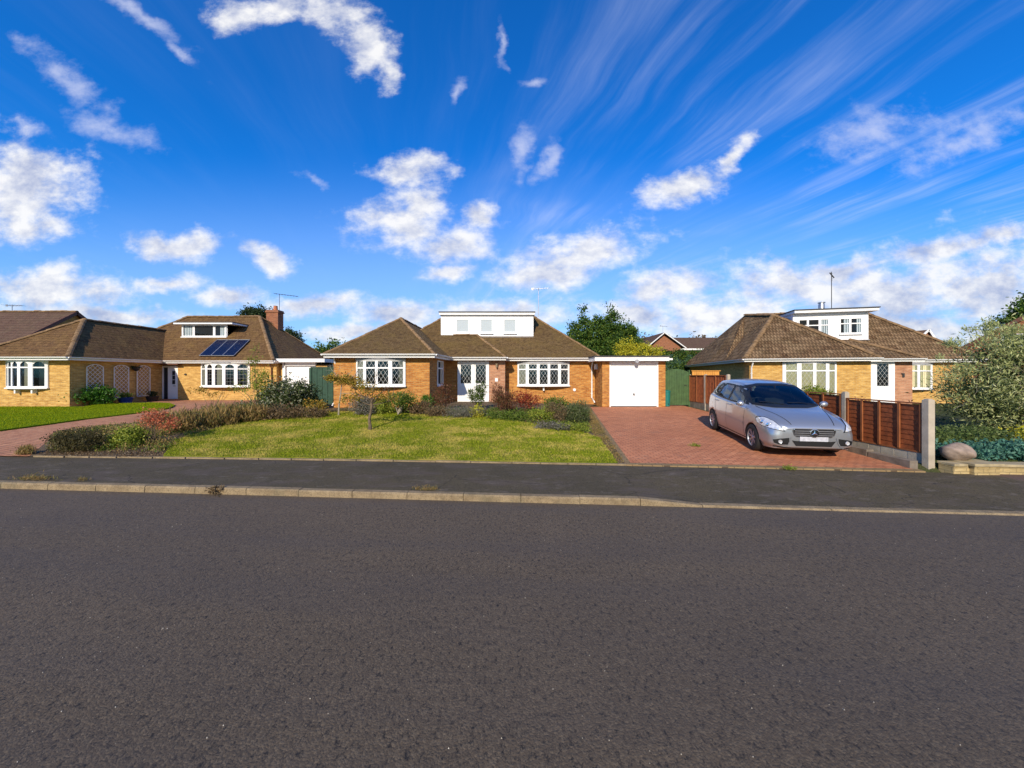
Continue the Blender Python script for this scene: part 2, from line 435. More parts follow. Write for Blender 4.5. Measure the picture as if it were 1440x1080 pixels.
M['fence_pale'] = plain('pale_batten', (0.269, 0.089, 0.029), .8, var=.2)
M['concrete'] = plain('concrete_post', (.42, .36, .28), .9, var=.2, scale=4, bump=.5)
M['concrete_dk'] = plain('weathered_concrete', (.19, .155, .12), .9, var=.35, scale=4, bump=.7)
M['green_wood'] = plain('green_painted_wood', (0.054, 0.105, 0.036), .7, var=.25, scale=5)
M['green_dark'] = plain('dark_green_boards', (.022, .062, .038), .7, var=.25, scale=5)
M['orange_wood'] = plain('orange_timber', (.60, .27, .055), .8, var=.2)
M['stone'] = plain('boulder_stone', (0.286, 0.215, 0.167), .9, var=.3, scale=9, bump=.8)
M['wallstone'] = brick('garden_wall_stone', (.42, .31, .14), (.5, .38, .19), (.30, .22, .10), (.20, .16, .09))
M['coping'] = plain('stone_coping', (.36, .29, .17), .9, var=.25, bump=.5)
M['bark'] = plain('bark', (.13, .095, .06), .9, var=.4, scale=12, bump=.8)
M['bark_pale'] = plain('pale_bark', (.30, .26, .2), .9, var=.3, scale=12)
M['blue_pot'] = plain('blue_glazed_pot', (.02, .06, .28), .3, coat=.4)
M['dark_pot'] = plain('dark_pot', (.04, .03, .03), .6)
M['teal'] = plain('teal_plastic', (.01, .16, .14), .5)
M['terracotta'] = plain('terracotta', (.45, .16, .07), .8)
M['door_white'] = plain('white_door', (.80, .80, .80), .4, var=.02)
M['letter'] = plain('black_print', (.02, .02, .02), .6)
M['brass'] = plain('aged_brass', (.35, .27, .18), .4, metal=.6)
M['lampglass'] = plain('lamp_glass', (.7, .68, .6), .2)
# ------------------------------------------------------------------ the setting
def grid_sheet(name, xs, ys, zf, mat):
    v = [(x, y, zf(x, y)) for y in ys for x in xs]; nx = len(xs)
    f = [(j*nx+i, j*nx+i+1, (j+1)*nx+i+1, (j+1)*nx+i) for j in range(len(ys)-1) for i in range(nx-1)]
    me = bpy.data.meshes.new(name); me.from_pydata(v, [], f); me.materials.append(mat)
    o = bpy.data.objects.new(name, me); COL.objects.link(o); return tag(o, kind='structure')
def span(*segs):
    r = []
    for a, b, n in segs: r += [a+(b-a)*i/n for i in range(n)]
    return r+[segs[-1][1]]
def base_z(x, y):
    if y < yb(x)+.1: return -.10
    return gz(x, y)-.035
grid_sheet('ground', span((-900, -100, 8), (-100, -36, 8), (-36, 34, 140), (34, 100, 8), (100, 900, 8)),
           span((-900, -60, 6), (-60, -2, 6), (-2, 30, 64), (30, 80, 10), (80, 1200, 10)), base_z, M['land'])
def road_z(x, y): return -.03*sm((y-yk(x)+1.5)/1.5)*0+.0
def band(name, fa, fb, n, zf, mat, xs):
    v = []; f = []
    for x in xs:
        for j in range(n+1):
            y = fa(x)+(fb(x)-fa(x))*j/n; v.append((x, y, zf(x, j/n)))
    m = n+1
    for i in range(len(xs)-1):
        for j in range(n): f.append((i*m+j, (i+1)*m+j, (i+1)*m+j+1, i*m+j+1))
    me = bpy.data.meshes.new(name); me.from_pydata(v, [], f); me.materials.append(mat)
    o = bpy.data.objects.new(name, me); COL.objects.link(o); return tag(o, kind='structure')
XS = span((-120, -30, 18), (-30, 24, 108), (24, 120, 18))
def kx(x): return yk(max(-40, min(30, x)))
band('road', lambda x: -7.0, lambda x: kx(x)+.02, 20, lambda x, t: 0.0, M['road'], XS)
def drop(x): return sm((x-1.9)/1.1)          # lowered kerb in front of the drive
def kerb_h(x): return .105-.08*drop(x)
def pave_z(x, t): return kerb_h(x)-.006+(.115-kerb_h(x))*sm(t*1.2)
band('pavement', lambda x: kx(x)+.12, lambda x: yb(x)+.06, 8, pave_z, M['pave'], XS)
band('far_pavement', lambda x: -9.0, lambda x: -7.0, 2, lambda x, t: .1, M['pave'], XS)
# kerb stones with open joints
mb = MB(); x = -40.0
while x < 40:
    L = .915; a, b = x+.006, x+L-.006
    ja, jb = random.uniform(-.006, .006), random.uniform(-.006, .006); jz = random.uniform(-.004, .004)
    ya, y2 = yk(a)+ja, yk(b)+ja
    za, zb = kerb_h(a)+jz, kerb_h(b)+jz
    c = .022
    pr = lambda X, Y, Z: [(X, Y, -.08), (X, Y, Z-c), (X, Y+c*.9, Z), (X, Y+.128, Z), (X, Y+.128, -.08)]
    A, B = pr(a, ya, za), pr(b, y2, zb)
    for i in range(4): mb.face([A[i], B[i], B[i+1], A[i+1]])
    mb.face(A); mb.face(B[::-1]); x += L*math.cos(.078)
tag(mb.build('kerb', M['kerb']), kind='structure')

# plots -------------------------------------------------------------
def bpt(x, d=.05): return (x, yb(x)+d)
DL0 = (2.35, yb(2.35)); DL1 = (4.25, 17.0)
gE = lambda px, py: tuple(G(px, py)[:2])
bed_left = [gE(40, 642), gE(66, 622), gE(78, 606), gE(160, 597), gE(225, 590), gE(300, 581), gE(350, 574), gE(400, 570), (-9.6, 17.5)]
bed_left[0] = bpt(-11.1)
# left drive
drape('driveway', [bpt(-34)]+[bpt(-34+i*2.2) for i in range(1, 10)]+[bpt(-11.1)]+bed_left[1:]+[(-9.6, 21.1), (-34, 21.1)], .004, M['block_left'], .5)
drape('lawn', [gE(-330, 640), gE(-100, 618), gE(0, 607), gE(60, 599), gE(120, 590.5), gE(180, 583.5), gE(222, 578.5), gE(240, 574.5), gE(246, 571), gE(238, 568),
      gE(215, 567.3), gE(150, 569), (-19.4, 16.7), (-24, 16.7), (-34, 16.7), (-34, 9.9)], .05, M['lawn_left'], .5, .06)
soil_poly = bed_left+[(-9.5, 18.6), (4.05, 18.6), (4.05, 17.8), (3.55, 17.2), (2.42, yb(2.4)+.1)]+[bpt(2.2-i*1.33) for i in range(10)]
drape('soil', soil_poly, .0, M['soil'], .5)
lawn_poly = [bpt(2.22, .1)]+[bpt(1-i*1.0, .1) for i in range(9)]+[bpt(-7.95, .1), gE(246, 620), gE(275, 611), gE(330, 596.5), gE(395, 586), gE(440, 581), gE(480, 579.5),
            gE(540, 581.5), gE(600, 583.5), gE(660, 585.5), gE(700, 588), gE(730, 594), gE(770, 599), gE(815, 607), gE(843, 617)]
drape('lawn', lawn_poly, .03, M['lawn'], .5, .05)
drive_poly = [(2.50, yb(2.5)+.17), (4.05, yb(4)+.17), (6, yb(6)+.17), (7.95, yb(8)+.17), (7.95, 8.5), (8.05, 17.3), (8.4, 21), (7.0, 21), (7.0, 16.9), (4.15, 16.9), (3.55, 17.0)]
drape('driveway', drive_poly, .006, M['block'], .5)
# buff edging of the drive
edge = [(2.36, yb(2.36)+.02), (2.50, yb(2.5)+.17), (3.58, 17.0), (3.46, 17.0)]
drape('driveway_edging', edge, .016, M['block_edge'], .5, .05)
drape('driveway_edging', [(2.50, yb(2.5)+.168), (2.38, yb(2.38)+.02), (5, yb(5)+.02), (8.0, yb(8)+.02), (8.0, yb(8)+.165), (5, yb(5)+.168)], .014, M['block_edge'], .5, .05)
# edging stones in front of the lawn
mb = MB(); x = -11.0
while x < 2.1:
    L = random.uniform(.55, .95); z = gz(x, yb(x)+.06)
    mb.box((x+L/2, yb(x+L/2)+.055, .105+random.uniform(-.006, .006)), (L-.012, .05, .07), rz=-.075)
    x += L
tag(mb.build('lawn_edging', M['kerb']), kind='structure')

# grass blades as one mass per lawn
def pip(pts, poly):
    x, y = pts[:, 0], pts[:, 1]; ins = np.zeros(len(x), bool); n = len(poly)
    for i in range(n):
        x1, y1 = poly[i][:2]; x2, y2 = poly[(i+1) % n][:2]
        c = ((y1 > y) != (y2 > y)) & (x < (x2-x1)*(y-y1)/((y2-y1) or 1e-9)+x1)
        ins ^= c
    return ins
def blades(name, poly, n, h, off, mat, label):
    xs = [p[0] for p in poly]; ys = [p[1] for p in poly]
    pts = np.column_stack([rng.uniform(min(xs), max(xs), n*3), rng.uniform(min(ys), max(ys), n*3)])
    pts = pts[pip(pts, poly)][:n]
    z = np.array([gz(a, b) for a, b in pts])+off
    k = len(pts); a = rng.uniform(0, 6.283, k); hh = h*rng.uniform(.5, 1.3, k); w = .006*rng.uniform(.8, 1.5, k)
    d = np.column_stack([np.cos(a), np.sin(a), np.zeros(k)]); b = np.column_stack([pts, z])
    le = rng.normal(0, .6, (k, 2))*hh[:, None]
    v = np.empty((k, 3, 3)); v[:, 0] = b-d*w[:, None]; v[:, 1] = b+d*w[:, None]; v[:, 2] = b; v[:, 2, :2] += le; v[:, 2, 2] += hh
    raw(name, v.reshape(-1, 3), k, 3, mat, None)
    tag(bpy.data.objects[LAST[0]], label, 'grass', kind='stuff')
LAST = [None]
def raw(name, v, k, m, mat, parent):
    me = bpy.data.meshes.new(name)
    me.vertices.add(k*m); me.vertices.foreach_set('co', np.ascontiguousarray(v, dtype=np.float32).ravel())
    me.loops.add(k*m); me.loops.foreach_set('vertex_index', np.arange(k*m, dtype=np.int32))
    me.polygons.add(k); me.polygons.foreach_set('loop_start', np.arange(0, k*m, m, dtype=np.int32))
    me.polygons.foreach_set('loop_total', np.full(k, m, dtype=np.int32))
    me.materials.append(mat); me.update(calc_edges=True)
    o = bpy.data.objects.new(name, me); COL.objects.link(o); LAST[0] = o.name
    if parent is not None: o.parent = parent; FR[o] = FR.get(parent, Vector((0, 0, 0)))
    return o
blades('grass', lawn_poly, 110000, .035, .028, M['blade'], 'patchy dry mown grass of the middle front lawn')
left_lawn_poly = [gE(-60, 614), gE(0, 607), gE(60, 599), gE(120, 590.5), gE(180, 583.5), gE(222, 578.5), gE(240, 574.5), gE(246, 571), gE(238, 568), gE(215, 567.3), gE(150, 569), (-19.4, 16.7), (-26, 16.7)]
blades('grass', left_lawn_poly, 45000, .03, .048, M['blade_left'], 'lush green mown grass of the left front lawn')

# loose grit on the road
k = 300; m = MB()
for i in range(k):
    y = random.uniform(1.6, 5.6); x = random.uniform(-1.5*y, 1.5*y); r = random.uniform(.0015, .004)
    if y > yk(x)-.1: continue
    c = Vector((x, y, r*.5)); T = [Vector((random.uniform(-1, 1), random.uniform(-1, 1), random.uniform(.2, 1)))*r for _ in range(4)]
    q = [c+Vector((-r, -r*.6, -r*.5)), c+Vector((r, -r*.7, -r*.5)), c+Vector((.1*r, r, -r*.5)), c+Vector((0, 0, r))+T[0]*.3]
    m.face([q[0], q[1], q[3]]); m.face([q[1], q[2], q[3]]); m.face([q[2], q[0], q[3]])
tag(m.build('grit', plain('pale_grit', (.45, .41, .35), .9, var=.4)), 'loose pale grit scattered over the road surface', 'grit', kind='stuff')

# ------------------------------------------------------------------ foliage
def leaves(name, blobs, mat, parent, nclump, nleaf, cr, ls, asp=.5, up=0.0, shell=.6, droop=0.0):
    """leaf quads in clumps spread through ellipsoids (cx,cy,cz,rx,ry,rz) around the plant's base"""
    vol = np.array([b[3]*b[4]*b[5] for b in blobs])**.7; pr = vol/vol.sum(); C = []
    for i in range(nclump):
        b = blobs[rng.choice(len(blobs), p=pr)]
        d = rng.normal(size=3); d /= np.linalg.norm(d); r = shell+(1-shell)*rng.random() if rng.random() < .75 else rng.random()**.5
        r *= rng.uniform(.8, 1.12)
        C.append([b[0]+d[0]*b[3]*r, b[1]+d[1]*b[4]*r, b[2]+d[2]*b[5]*r])
    C = np.array(C); sz = rng.uniform(.5, 1.3, len(C))
    idx = rng.integers(0, len(C), nleaf*nclump)
    p = C[idx]+rng.normal(size=(len(idx), 3))*cr*sz[idx, None]*np.array([1, 1, .8])
    p[:, 2] = np.maximum(p[:, 2], .01)
    n = len(p); a = rng.normal(size=(n, 3)); a[:, 2] += up
    a /= np.linalg.norm(a, axis=1)[:, None]
    a[:, 2] -= droop
    c = rng.normal(size=(n, 3)); b = np.cross(a, c); b /= np.linalg.norm(b, axis=1)[:, None]
    L = ls*rng.uniform(.6, 1.4, n)[:, None]; w = L*asp*.5
    v = np.empty((n, 4, 3)); v[:, 0] = p; v[:, 1] = p+a*L*.5+b*w; v[:, 2] = p+a*L; v[:, 3] = p+a*L*.5-b*w
    return raw(name, v.reshape(-1, 3), n, 4, mat, parent)
def branch(mb, p, d, L, r, depth, spread=.6, taper=.6, minr=.004):
    p = Vector(p); d = Vector(d).normalized(); q = [p]; rs = [r]
    for i in range(3):
        d = (d+Vector([random.gauss(0, .12) for _ in range(3)])).normalized(); p = p+d*L/3; q.append(p); rs.append(r*(1-(1-taper)*(i+1)/3))
    mb.tube(q, rs, 6, cap=False)
    if depth > 0:
        for _ in range(random.choice((2, 3))):
            e = (d+Vector([random.gauss(0, spread) for _ in range(3)])+Vector((0, 0, .15))).normalized()
            branch(mb, q[random.choice((2, 3))], e, L*random.uniform(.6, .85), max(minr, r*taper*.8), depth-1, spread, taper, minr)
def plant(name, loc, label, cat, blobs, mat, nclump, nleaf, cr, ls, group=None, stems=5, stem_h=None, asp=.5, up=.3, stemmat='bark', part='foliage', shell=.6, droop=0.0, sr=.012):
    t = thing(name, tuple(loc), label, cat, group, world=False)
    if cat in ('shrub', 'plant') and loc[0] < 5: nclump = int(nclump*.78); nleaf = int(nleaf*.85); cr *= 1.12
    leaves(part, blobs, mat, t, nclump, nleaf, cr, ls, asp, up, shell, droop)
    mb = MB(); h = stem_h or max(b[2] for b in blobs)
    for i in range(stems):
        b = random.choice(blobs)
        tip = Vector((b[0]+random.uniform(-.6, .6)*b[3], b[1]+random.uniform(-.6, .6)*b[4], b[2]+random.uniform(0, .5)*b[5]))
        mid = tip*.5+Vector((random.gauss(0, .05), random.gauss(0, .05), .05*h))
        mb.tube([(random.gauss(0, .04), random.gauss(0, .04), -.03), mid, tip], [sr, sr*.7, sr*.3], 6, cap=False)
    mb.build('stem', M[stemmat], t, smooth=True)
    return t
LM = {
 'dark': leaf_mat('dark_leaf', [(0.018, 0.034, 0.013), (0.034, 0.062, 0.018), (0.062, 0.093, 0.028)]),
 'conifer': leaf_mat('conifer_leaf', [(0.024, 0.061, 0.013), (0.052, 0.120, 0.018), (0.105, 0.185, 0.023), (0.164, 0.229, 0.031)]),
 'glossy': leaf_mat('glossy_leaf', [(0.031, 0.101, 0.009), (0.062, 0.171, 0.018), (0.109, 0.248, 0.031)], .3, .35),
 'mid': leaf_mat('mid_leaf', [(0.071, 0.121, 0.015), (0.125, 0.189, 0.025), (0.197, 0.256, 0.038)]),
 'yellowgreen': leaf_mat('yellow_green_leaf', [(0.139, 0.202, 0.023), (0.248, 0.296, 0.031), (0.404, 0.420, 0.062)]),
 'yellow': leaf_mat('yellow_leaf', [(0.466, 0.404, 0.023), (0.620, 0.559, 0.031), (0.310, 0.310, 0.031), (0.620, 0.620, 0.078)]),
 'variegated': leaf_mat('variegated_leaf', [(0.047, 0.078, 0.018), (0.093, 0.124, 0.031), (0.047, 0.070, 0.018), (0.466, 0.466, 0.310)]),
 'olive': leaf_mat('grey_green_leaf', [(0.214, 0.256, 0.087), (0.356, 0.393, 0.137), (0.500, 0.530, 0.212), (0.620, 0.620, 0.310)]),
 'red': leaf_mat('red_leaf', [(0.248, 0.031, 0.018), (0.389, 0.054, 0.031), (0.155, 0.031, 0.018), (0.466, 0.124, 0.047)]),
 'salmon': leaf_mat('salmon_leaf', [(0.620, 0.155, 0.078), (0.620, 0.265, 0.139), (0.497, 0.124, 0.062), (0.342, 0.186, 0.078)]),
 'brown': leaf_mat('brown_stalk', [(0.139, 0.093, 0.047), (0.233, 0.155, 0.078), (0.093, 0.070, 0.039), (0.310, 0.217, 0.109)]),
 'lavender': leaf_mat('grey_lavender_leaf', [(0.155, 0.155, 0.109), (0.233, 0.217, 0.171), (0.109, 0.124, 0.062), (0.310, 0.265, 0.248)]),
 'ochre': leaf_mat('ochre_grass', [(0.310, 0.202, 0.070), (0.466, 0.310, 0.124), (0.217, 0.155, 0.054), (0.186, 0.202, 0.047)]),
 'teal': leaf_mat('blue_juniper_leaf', [(0.062, 0.186, 0.132), (0.109, 0.265, 0.186), (0.047, 0.124, 0.085), (0.155, 0.327, 0.233)]),
 'juniper': leaf_mat('green_juniper_leaf', [(0.078, 0.116, 0.031), (0.124, 0.186, 0.047), (0.186, 0.233, 0.078)]),
 'autumn': leaf_mat('autumn_leaf', [(0.248, 0.202, 0.031), (0.404, 0.265, 0.031), (0.155, 0.186, 0.031), (0.513, 0.265, 0.047)]),
}

# ------------------------------------------------------------------ building pieces
def bow_window(parent, A, B, z0, z1, lights, ztr, bow, pane, arch=False, curtains=(), canopy=True, sill=True, name='window', label=None, cur_mat='curtain', brackets=0, proud=.05, pos_back=.012):
    A, B = Vector(A), Vector(B); d = B-A; W = d.length; dn = d/W
    n = Vector((dn.y, -dn.x))          # outward when A is the left end seen from outside
    def pos(s, o=0.0): return A+d*s+n*(bow*(1-(2*s-1)**2)+proud+o)
    fr = MB()
    def prism(sa, sb, za, zb, oo=0.0, dep=.06, m=fr):
        a0, b0 = pos(sa, oo), pos(sb, oo); a1, b1 = pos(sa, oo-dep), pos(sb, oo-dep)
        P8 = [(a0, za), (b0, za), (b0, zb), (a0, zb)], [(a1, za), (b1, za), (b1, zb), (a1, zb)]
        f, k = [[Vector((p.x, p.y, z)) for p, z in Q] for Q in P8]
        m.face(f); m.face(k[::-1])
        for i in range(4): j = (i+1) % 4; m.face([f[j], f[i], k[i], k[j]])
    ed = [0.0]
    for a, b in lights: ed += [a, b]
    ed.append(1.0)
    for i in range(0, len(ed), 2): prism(ed[i], ed[i+1], z0, z1)
    pn = MB(); bt = .055
    for a, b in lights:
        prism(a, b, z0, z0+bt+.01, -.003); prism(a, b, z1-bt, z1, -.003)
        if ztr: prism(a, b, ztr-.03, ztr+.03, -.003)
        a0, b0 = pos(a, -.035), pos(b, -.035)
        pn.face([(a0.x, a0.y, z0), (b0.x, b0.y, z0), (b0.x, b0.y, z1), (a0.x, a0.y, z1)])
        if arch:
            t0 = (ztr+.03) if ztr else z0; top = z1-bt; ah = min(.13, (top-t0)*.6)
            for sgn in (0, 1):
                pts = []
                c = (a if sgn == 0 else b)
                for k in range(6):
                    u = k/5*.5; s = a+(b-a)*u if sgn == 0 else b-(b-a)*u
                    q = pos(s, -.006); pts.append(Vector((q.x, q.y, top-ah*(1-2*u)**2)))
                q = pos(a+(b-a)*.5, -.006); q2 = pos(c, -.006)
                pts += [Vector((q.x, q.y, top+.005)), Vector((q2.x, q2.y, top+.005))]
                fr.face(pts if sgn == 0 else pts[::-1])
    w = fr.build(name, M['white'], parent)
    if label: w['label'] = label
    pn.build('pane', M[pane], w)
    ib = MB(); b0, b1 = A+n*pos_back, B+n*pos_back
    ib.face([(b0.x, b0.y, z0), (b1.x, b1.y, z0), (b1.x, b1.y, z1), (b0.x, b0.y, z1)])
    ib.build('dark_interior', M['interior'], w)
    if curtains:
        for (sa, sb) in curtains:
            cb = MB()
            N = max(4, int((sb-sa)*W/.05)); pts = []
            for k in range(N+1):
                s = sa+(sb-sa)*k/N
                o = -.045 if proud+bow*(1-(2*s-1)**2) > .07 else -.04
                q = pos(s, o+(-.008 if k % 2 else 0)*(1)); q2 = A+d*s+n*(pos_back+.002)
                if (q-q2).dot(n) < 0: q = q2+n*(.002*(k % 2))
                pts.append(q)
            for k in range(N): cb.face([(pts[k].x, pts[k].y, z0+.02), (pts[k+1].x, pts[k+1].y, z0+.02), (pts[k+1].x, pts[k+1].y, z1-.02), (pts[k].x, pts[k].y, z1-.02)])
            cb.build('blind' if cur_mat == 'blind' else 'curtain', M[cur_mat], w)
    def slab(za, zb, o, ext, nm, mt):
        m = MB(); top = []; N = 12
        for k in range(N+1):
            s = k/N*(1+2*ext)-ext; sc = min(1, max(0, s)); q = A+d*s+n*(bow*(1-(2*sc-1)**2)+proud+o); top.append(q)
        base = [A+d*(1+ext)+n*.002, A+d*(-ext)+n*.002]
        ring = top+base
        m.face([(p.x, p.y, zb) for p in ring]); m.face([(p.x, p.y, za) for p in ring[::-1]])
        for i in range(len(ring)):
            p, q = ring[i], ring[(i+1) % len(ring)]
            m.face([(q.x, q.y, za), (q.x, q.y, zb), (p.x, p.y, zb), (p.x, p.y, za)])
        m.build(nm, M[mt], w)
    if sill: slab(z0-.055, z0, .05, .012, 'sill', 'white')
    if canopy: slab(z1, z1+.07, .04, .008, 'canopy', 'lead')
    if brackets:
        for k in range(brackets):
            m = MB(); s = .5 if brackets == 1 else .3+.4*k/(brackets-1)
            q = A+d*s+n*.09; m.box((q.x, q.y, z0-.16), (.07, .18, .2), rz=math.atan2(dn.y, dn.x))
            m.build('bracket', M['white_paint'], w)
    return w

def wall(mb, a, b, z0, z1): mb.face([(a[0], a[1], z0), (b[0], b[1], z0), (b[0], b[1], z1), (a[0], a[1], z1)])
def ridge_tiles(parent, lines, r=.085, name='ridge_tiles'):
    for a, b in lines:
        mb = MB(); a, b = Vector(a), Vector(b); L = (b-a).length; n = max(1, int(L/.33)); d = (b-a)/L
        up = Vector((0, 0, 1)); y = up.cross(d).normalized(); z = d.cross(y)
        for k in range(n):
            p0 = a+d*(L*k/n+.004); p1 = a+d*(L*(k+1)/n+.0); j = random.uniform(-.012, .012); r0 = r*random.uniform(.95, 1.1)
            R0 = []; R1 = []
            for i in range(7):
                an = math.pi*i/6; o = y*math.cos(an)*r0*1.25+z*(math.sin(an)*r0+j-.015)
                R0.append(p0+o*1.05); R1.append(p1+o*.93)
            for i in range(6): mb.face([R0[i], R1[i], R1[i+1], R0[i+1]])
            mb.face(R0); mb.face(R1[::-1])
        mb.build(name, M['ridge'], parent)
def eaves(parent, pts, z, depth=.13, gut=True, mat='white', name='gutter'):
    """fascia board and half round gutter along a polyline at eave height z (top of gutter)"""
    mb = MB(); g = MB()
    for a, b in zip(pts[:-1], pts[1:]):
        a, b = Vector((*a, 0)), Vector((*b, 0)); d = (b-a).normalized(); n = Vector((d.y, -d.x, 0))
        mb.bar(a+Vector((0, 0, z-depth/2-.01))-n*.02, b+Vector((0, 0, z-depth/2-.01))-n*.02, .025, depth)
        if gut:
            ea, eb = a-d*.03+n*.05, b+d*.03+n*.05; R0 = []; R1 = []
            for i in range(9):
                an = math.pi+math.pi*i/8; o = n*math.cos(an)*.055+Vector((0, 0, math.sin(an)*.06+z))
                R0.append(ea+o); R1.append(eb+o)
            for i in range(8): g.face([R0[i], R0[i+1], R1[i+1], R1[i]])
            g.face(R0); g.face(R1)
            g.bar(ea+n*.055+Vector((0, 0, z)), eb+n*.055+Vector((0, 0, z)), .012, .012)
    f = mb.build('fascia', M[mat], parent)
    if gut: g.build('gutter', M[mat], parent, smooth=True)
    return f
def soffit(parent, polys, z):
    mb = MB()
    for p in polys: mb.face([(q[0], q[1], z) for q in p])
    mb.build('soffit', M['white_paint'], parent)
def downpipe(parent, x, y, z1, z0, mat='white', shoe=1, o=.05):
    mb = MB(); mb.tube([(x, y-o-.18, z1), (x, y-o-.16, z1-.12), (x, y-o, z1-.3), (x, y-o, z0+.28), (x+.10*shoe, y-o, z0+.14), (x+.13*shoe, y-o-.05, z0+.05)], .034, 8)
    for zz in (z1-.6, (z0+z1)/2, z0+.5): mb.box((x, y-o/2, zz), (.09, o, .03))
    return mb.build('downpipe', M[mat], parent, smooth=True)
def aerial(parent, base, h, rot, n=6, L=1.1):
    mb = MB(); b = Vector(base); mb.tube([b, b+Vector((0, 0, h))], .018, 6)
    d = Vector((math.cos(rot), math.sin(rot), .0)); s = Vector((-d.y, d.x, 0)); t = b+Vector((0, 0, h-.06))
    mb.tube([t-d*L*.35, t+d*L*.65], .012, 5)
    for k in range(n):
        c = t+d*(L*(-.3+.92*k/(n-1))); w = .30-.12*k/n
        mb.tube([c-s*w, c+s*w], .007, 4)
    mb.bar(t-d*L*.35+Vector((0, 0, .07)), t-d*L*.35-Vector((0, 0, .07)), .14, .01)
    return mb.build('television_aerial', M['metal'], parent)
# ------------------------------------------------------------------ the middle bungalow
K = .8                                             # rise over run of the roofs
EV = CZ+.82                                        # eave (gutter) height
H = thing('bungalow', (-1.5, 18.0, .6), 'orange brick bungalow with a white box dormer and attached garage with white door', 'bungalow')
gr = -.15
mb = MB()
WL, WR0, WR1, WF, EF, MF = -7.14, -3.30, -3.12, 14.8, 17.5, 18.2
wall(mb, (WL, 20.5), (WL, WF), gr, EV-.02); wall(mb, (WL, WF), (WR0, WF), gr, EV-.02); wall(mb, (WR0, WF), (WR1, EF), gr, EV-.02)
wall(mb, (WR1, EF), (-1.08, EF), gr, EV-.02)
wall(mb, (-.33, MF), (4.08, MF), gr, EV-.02); wall(mb, (4.08, MF), (4.08, 24.0), gr, EV-.02); wall(mb, (4.08, 24.0), (-6.6, 24.0), gr, EV-.02); wall(mb, (-6.6, 24), (-6.6, 20.5), gr, EV-.02)
mb.build('wall', M['brick_mid'], H)
mb = MB(); wall(mb, (-1.08, EF-.02), (-.33, EF-.02), gr, EV-.02); wall(mb, (-.33, EF-.02), (-.33, MF), gr, EV-.02); wall(mb, (-1.08, EF+.1), (-1.08, EF-.02), gr, EV-.02)
mb.build('porch_pier', M['brick_pink'], H)
# roofs
e1 = [(-7.37, 14.45), (-3.02, 14.45)]
ap = Vector((-5.2, 17.3, CZ+2.64))
rp = MB()
def T(*pts): rp.face([Vector(p) for p in pts])
rd_end = (-5.2, 21.1, CZ+2.64)
T((-7.37, 14.45, EV), (-3.02, 14.45, EV), ap)
T((-7.37, 21.0, EV), (-7.37, 14.45, EV), ap, rd_end)
T((-3.02, 14.45, EV), (-2.86, 17.1, EV), (-2.82, 17.9, EV), rd_end, ap)
t = 3.2; rz = EV+K*t
T((-6.9, 17.85, EV), (4.35, 17.85, EV), (4.35-t, 17.85+t, rz), (-6.9+t, 17.85+t, rz))
T((4.35, 17.85, EV), (4.35, 24.25, EV), (4.35-t, 21.05, rz)); T((-6.9, 24.25, EV), (-6.9, 17.85, EV), (-6.9+t, 21.05, rz))
T((4.35, 24.25, EV), (-6.9, 24.25, EV), (-6.9+t, 21.05, rz), (4.35-t, 21.05, rz))
pt = 1.47; pz = EV+K*pt; px_ = -.28
T((-3.05, 17.12, EV), (px_, 17.12, EV), (px_-pt, 17.12+pt, pz), (-4.3, 17.12+pt, pz))
T((px_, 17.12, EV), (px_, 17.86, EV), (px_-pt, 19.34, pz), (px_-pt, 17.12+pt, pz))
T((-4.3, 17.12+pt, pz), (px_-pt, 17.12+pt, pz), (px_-pt, 19.36, pz), (-4.3, 19.36, pz))
rp.build('roof', M['tile_mid'], H)
ridge_tiles(H, [((-7.37, 14.45, EV), ap), ((-3.02, 14.45, EV), ap), (ap, rd_end), ((4.35, 17.85, EV), (4.35-t, 17.85+t, rz)), ((-6.9, 17.85, EV), (-6.9+t, 21.05, rz)),
    ((-6.9+t, 21.05, rz), (4.35-t, 21.05, rz)), ((px_, 17.12, EV), (px_-pt, 17.12+pt, pz)), ((px_-pt, 17.12+pt, pz+.0), (px_-pt-1.2, 17.12+pt, pz))], .06)
eaves(H, [(-7.37, 20.9), (-7.37, 14.45), (-3.02, 14.45), (-2.86, 17.1), (-.28, 17.1), (-.28, 17.85), (4.3, 17.85)], EV-.01)
soffit(H, [[(-7.37, 14.45), (-3.02, 14.45), (WR0, 14.8), (WL, 14.8)], [(-3.02, 14.45), (-2.86, 17.1), (WR1, 17.5), (WR0, 14.8)], [(-2.86, 17.1), (-.28, 17.1), (-.33, 17.5), (WR1, 17.5)],
           [(-.28, 17.3), (-.28, 17.85), (-.33, 18.2), (-.33, 17.5)], [(-.28, 17.85), (4.35, 17.85), (4.08, 18.2), (-.33, 18.2)], [(-7.37, 20.5), (-7.37, 14.45), (WL, 14.8), (WL, 20.5)]], EV-.135)
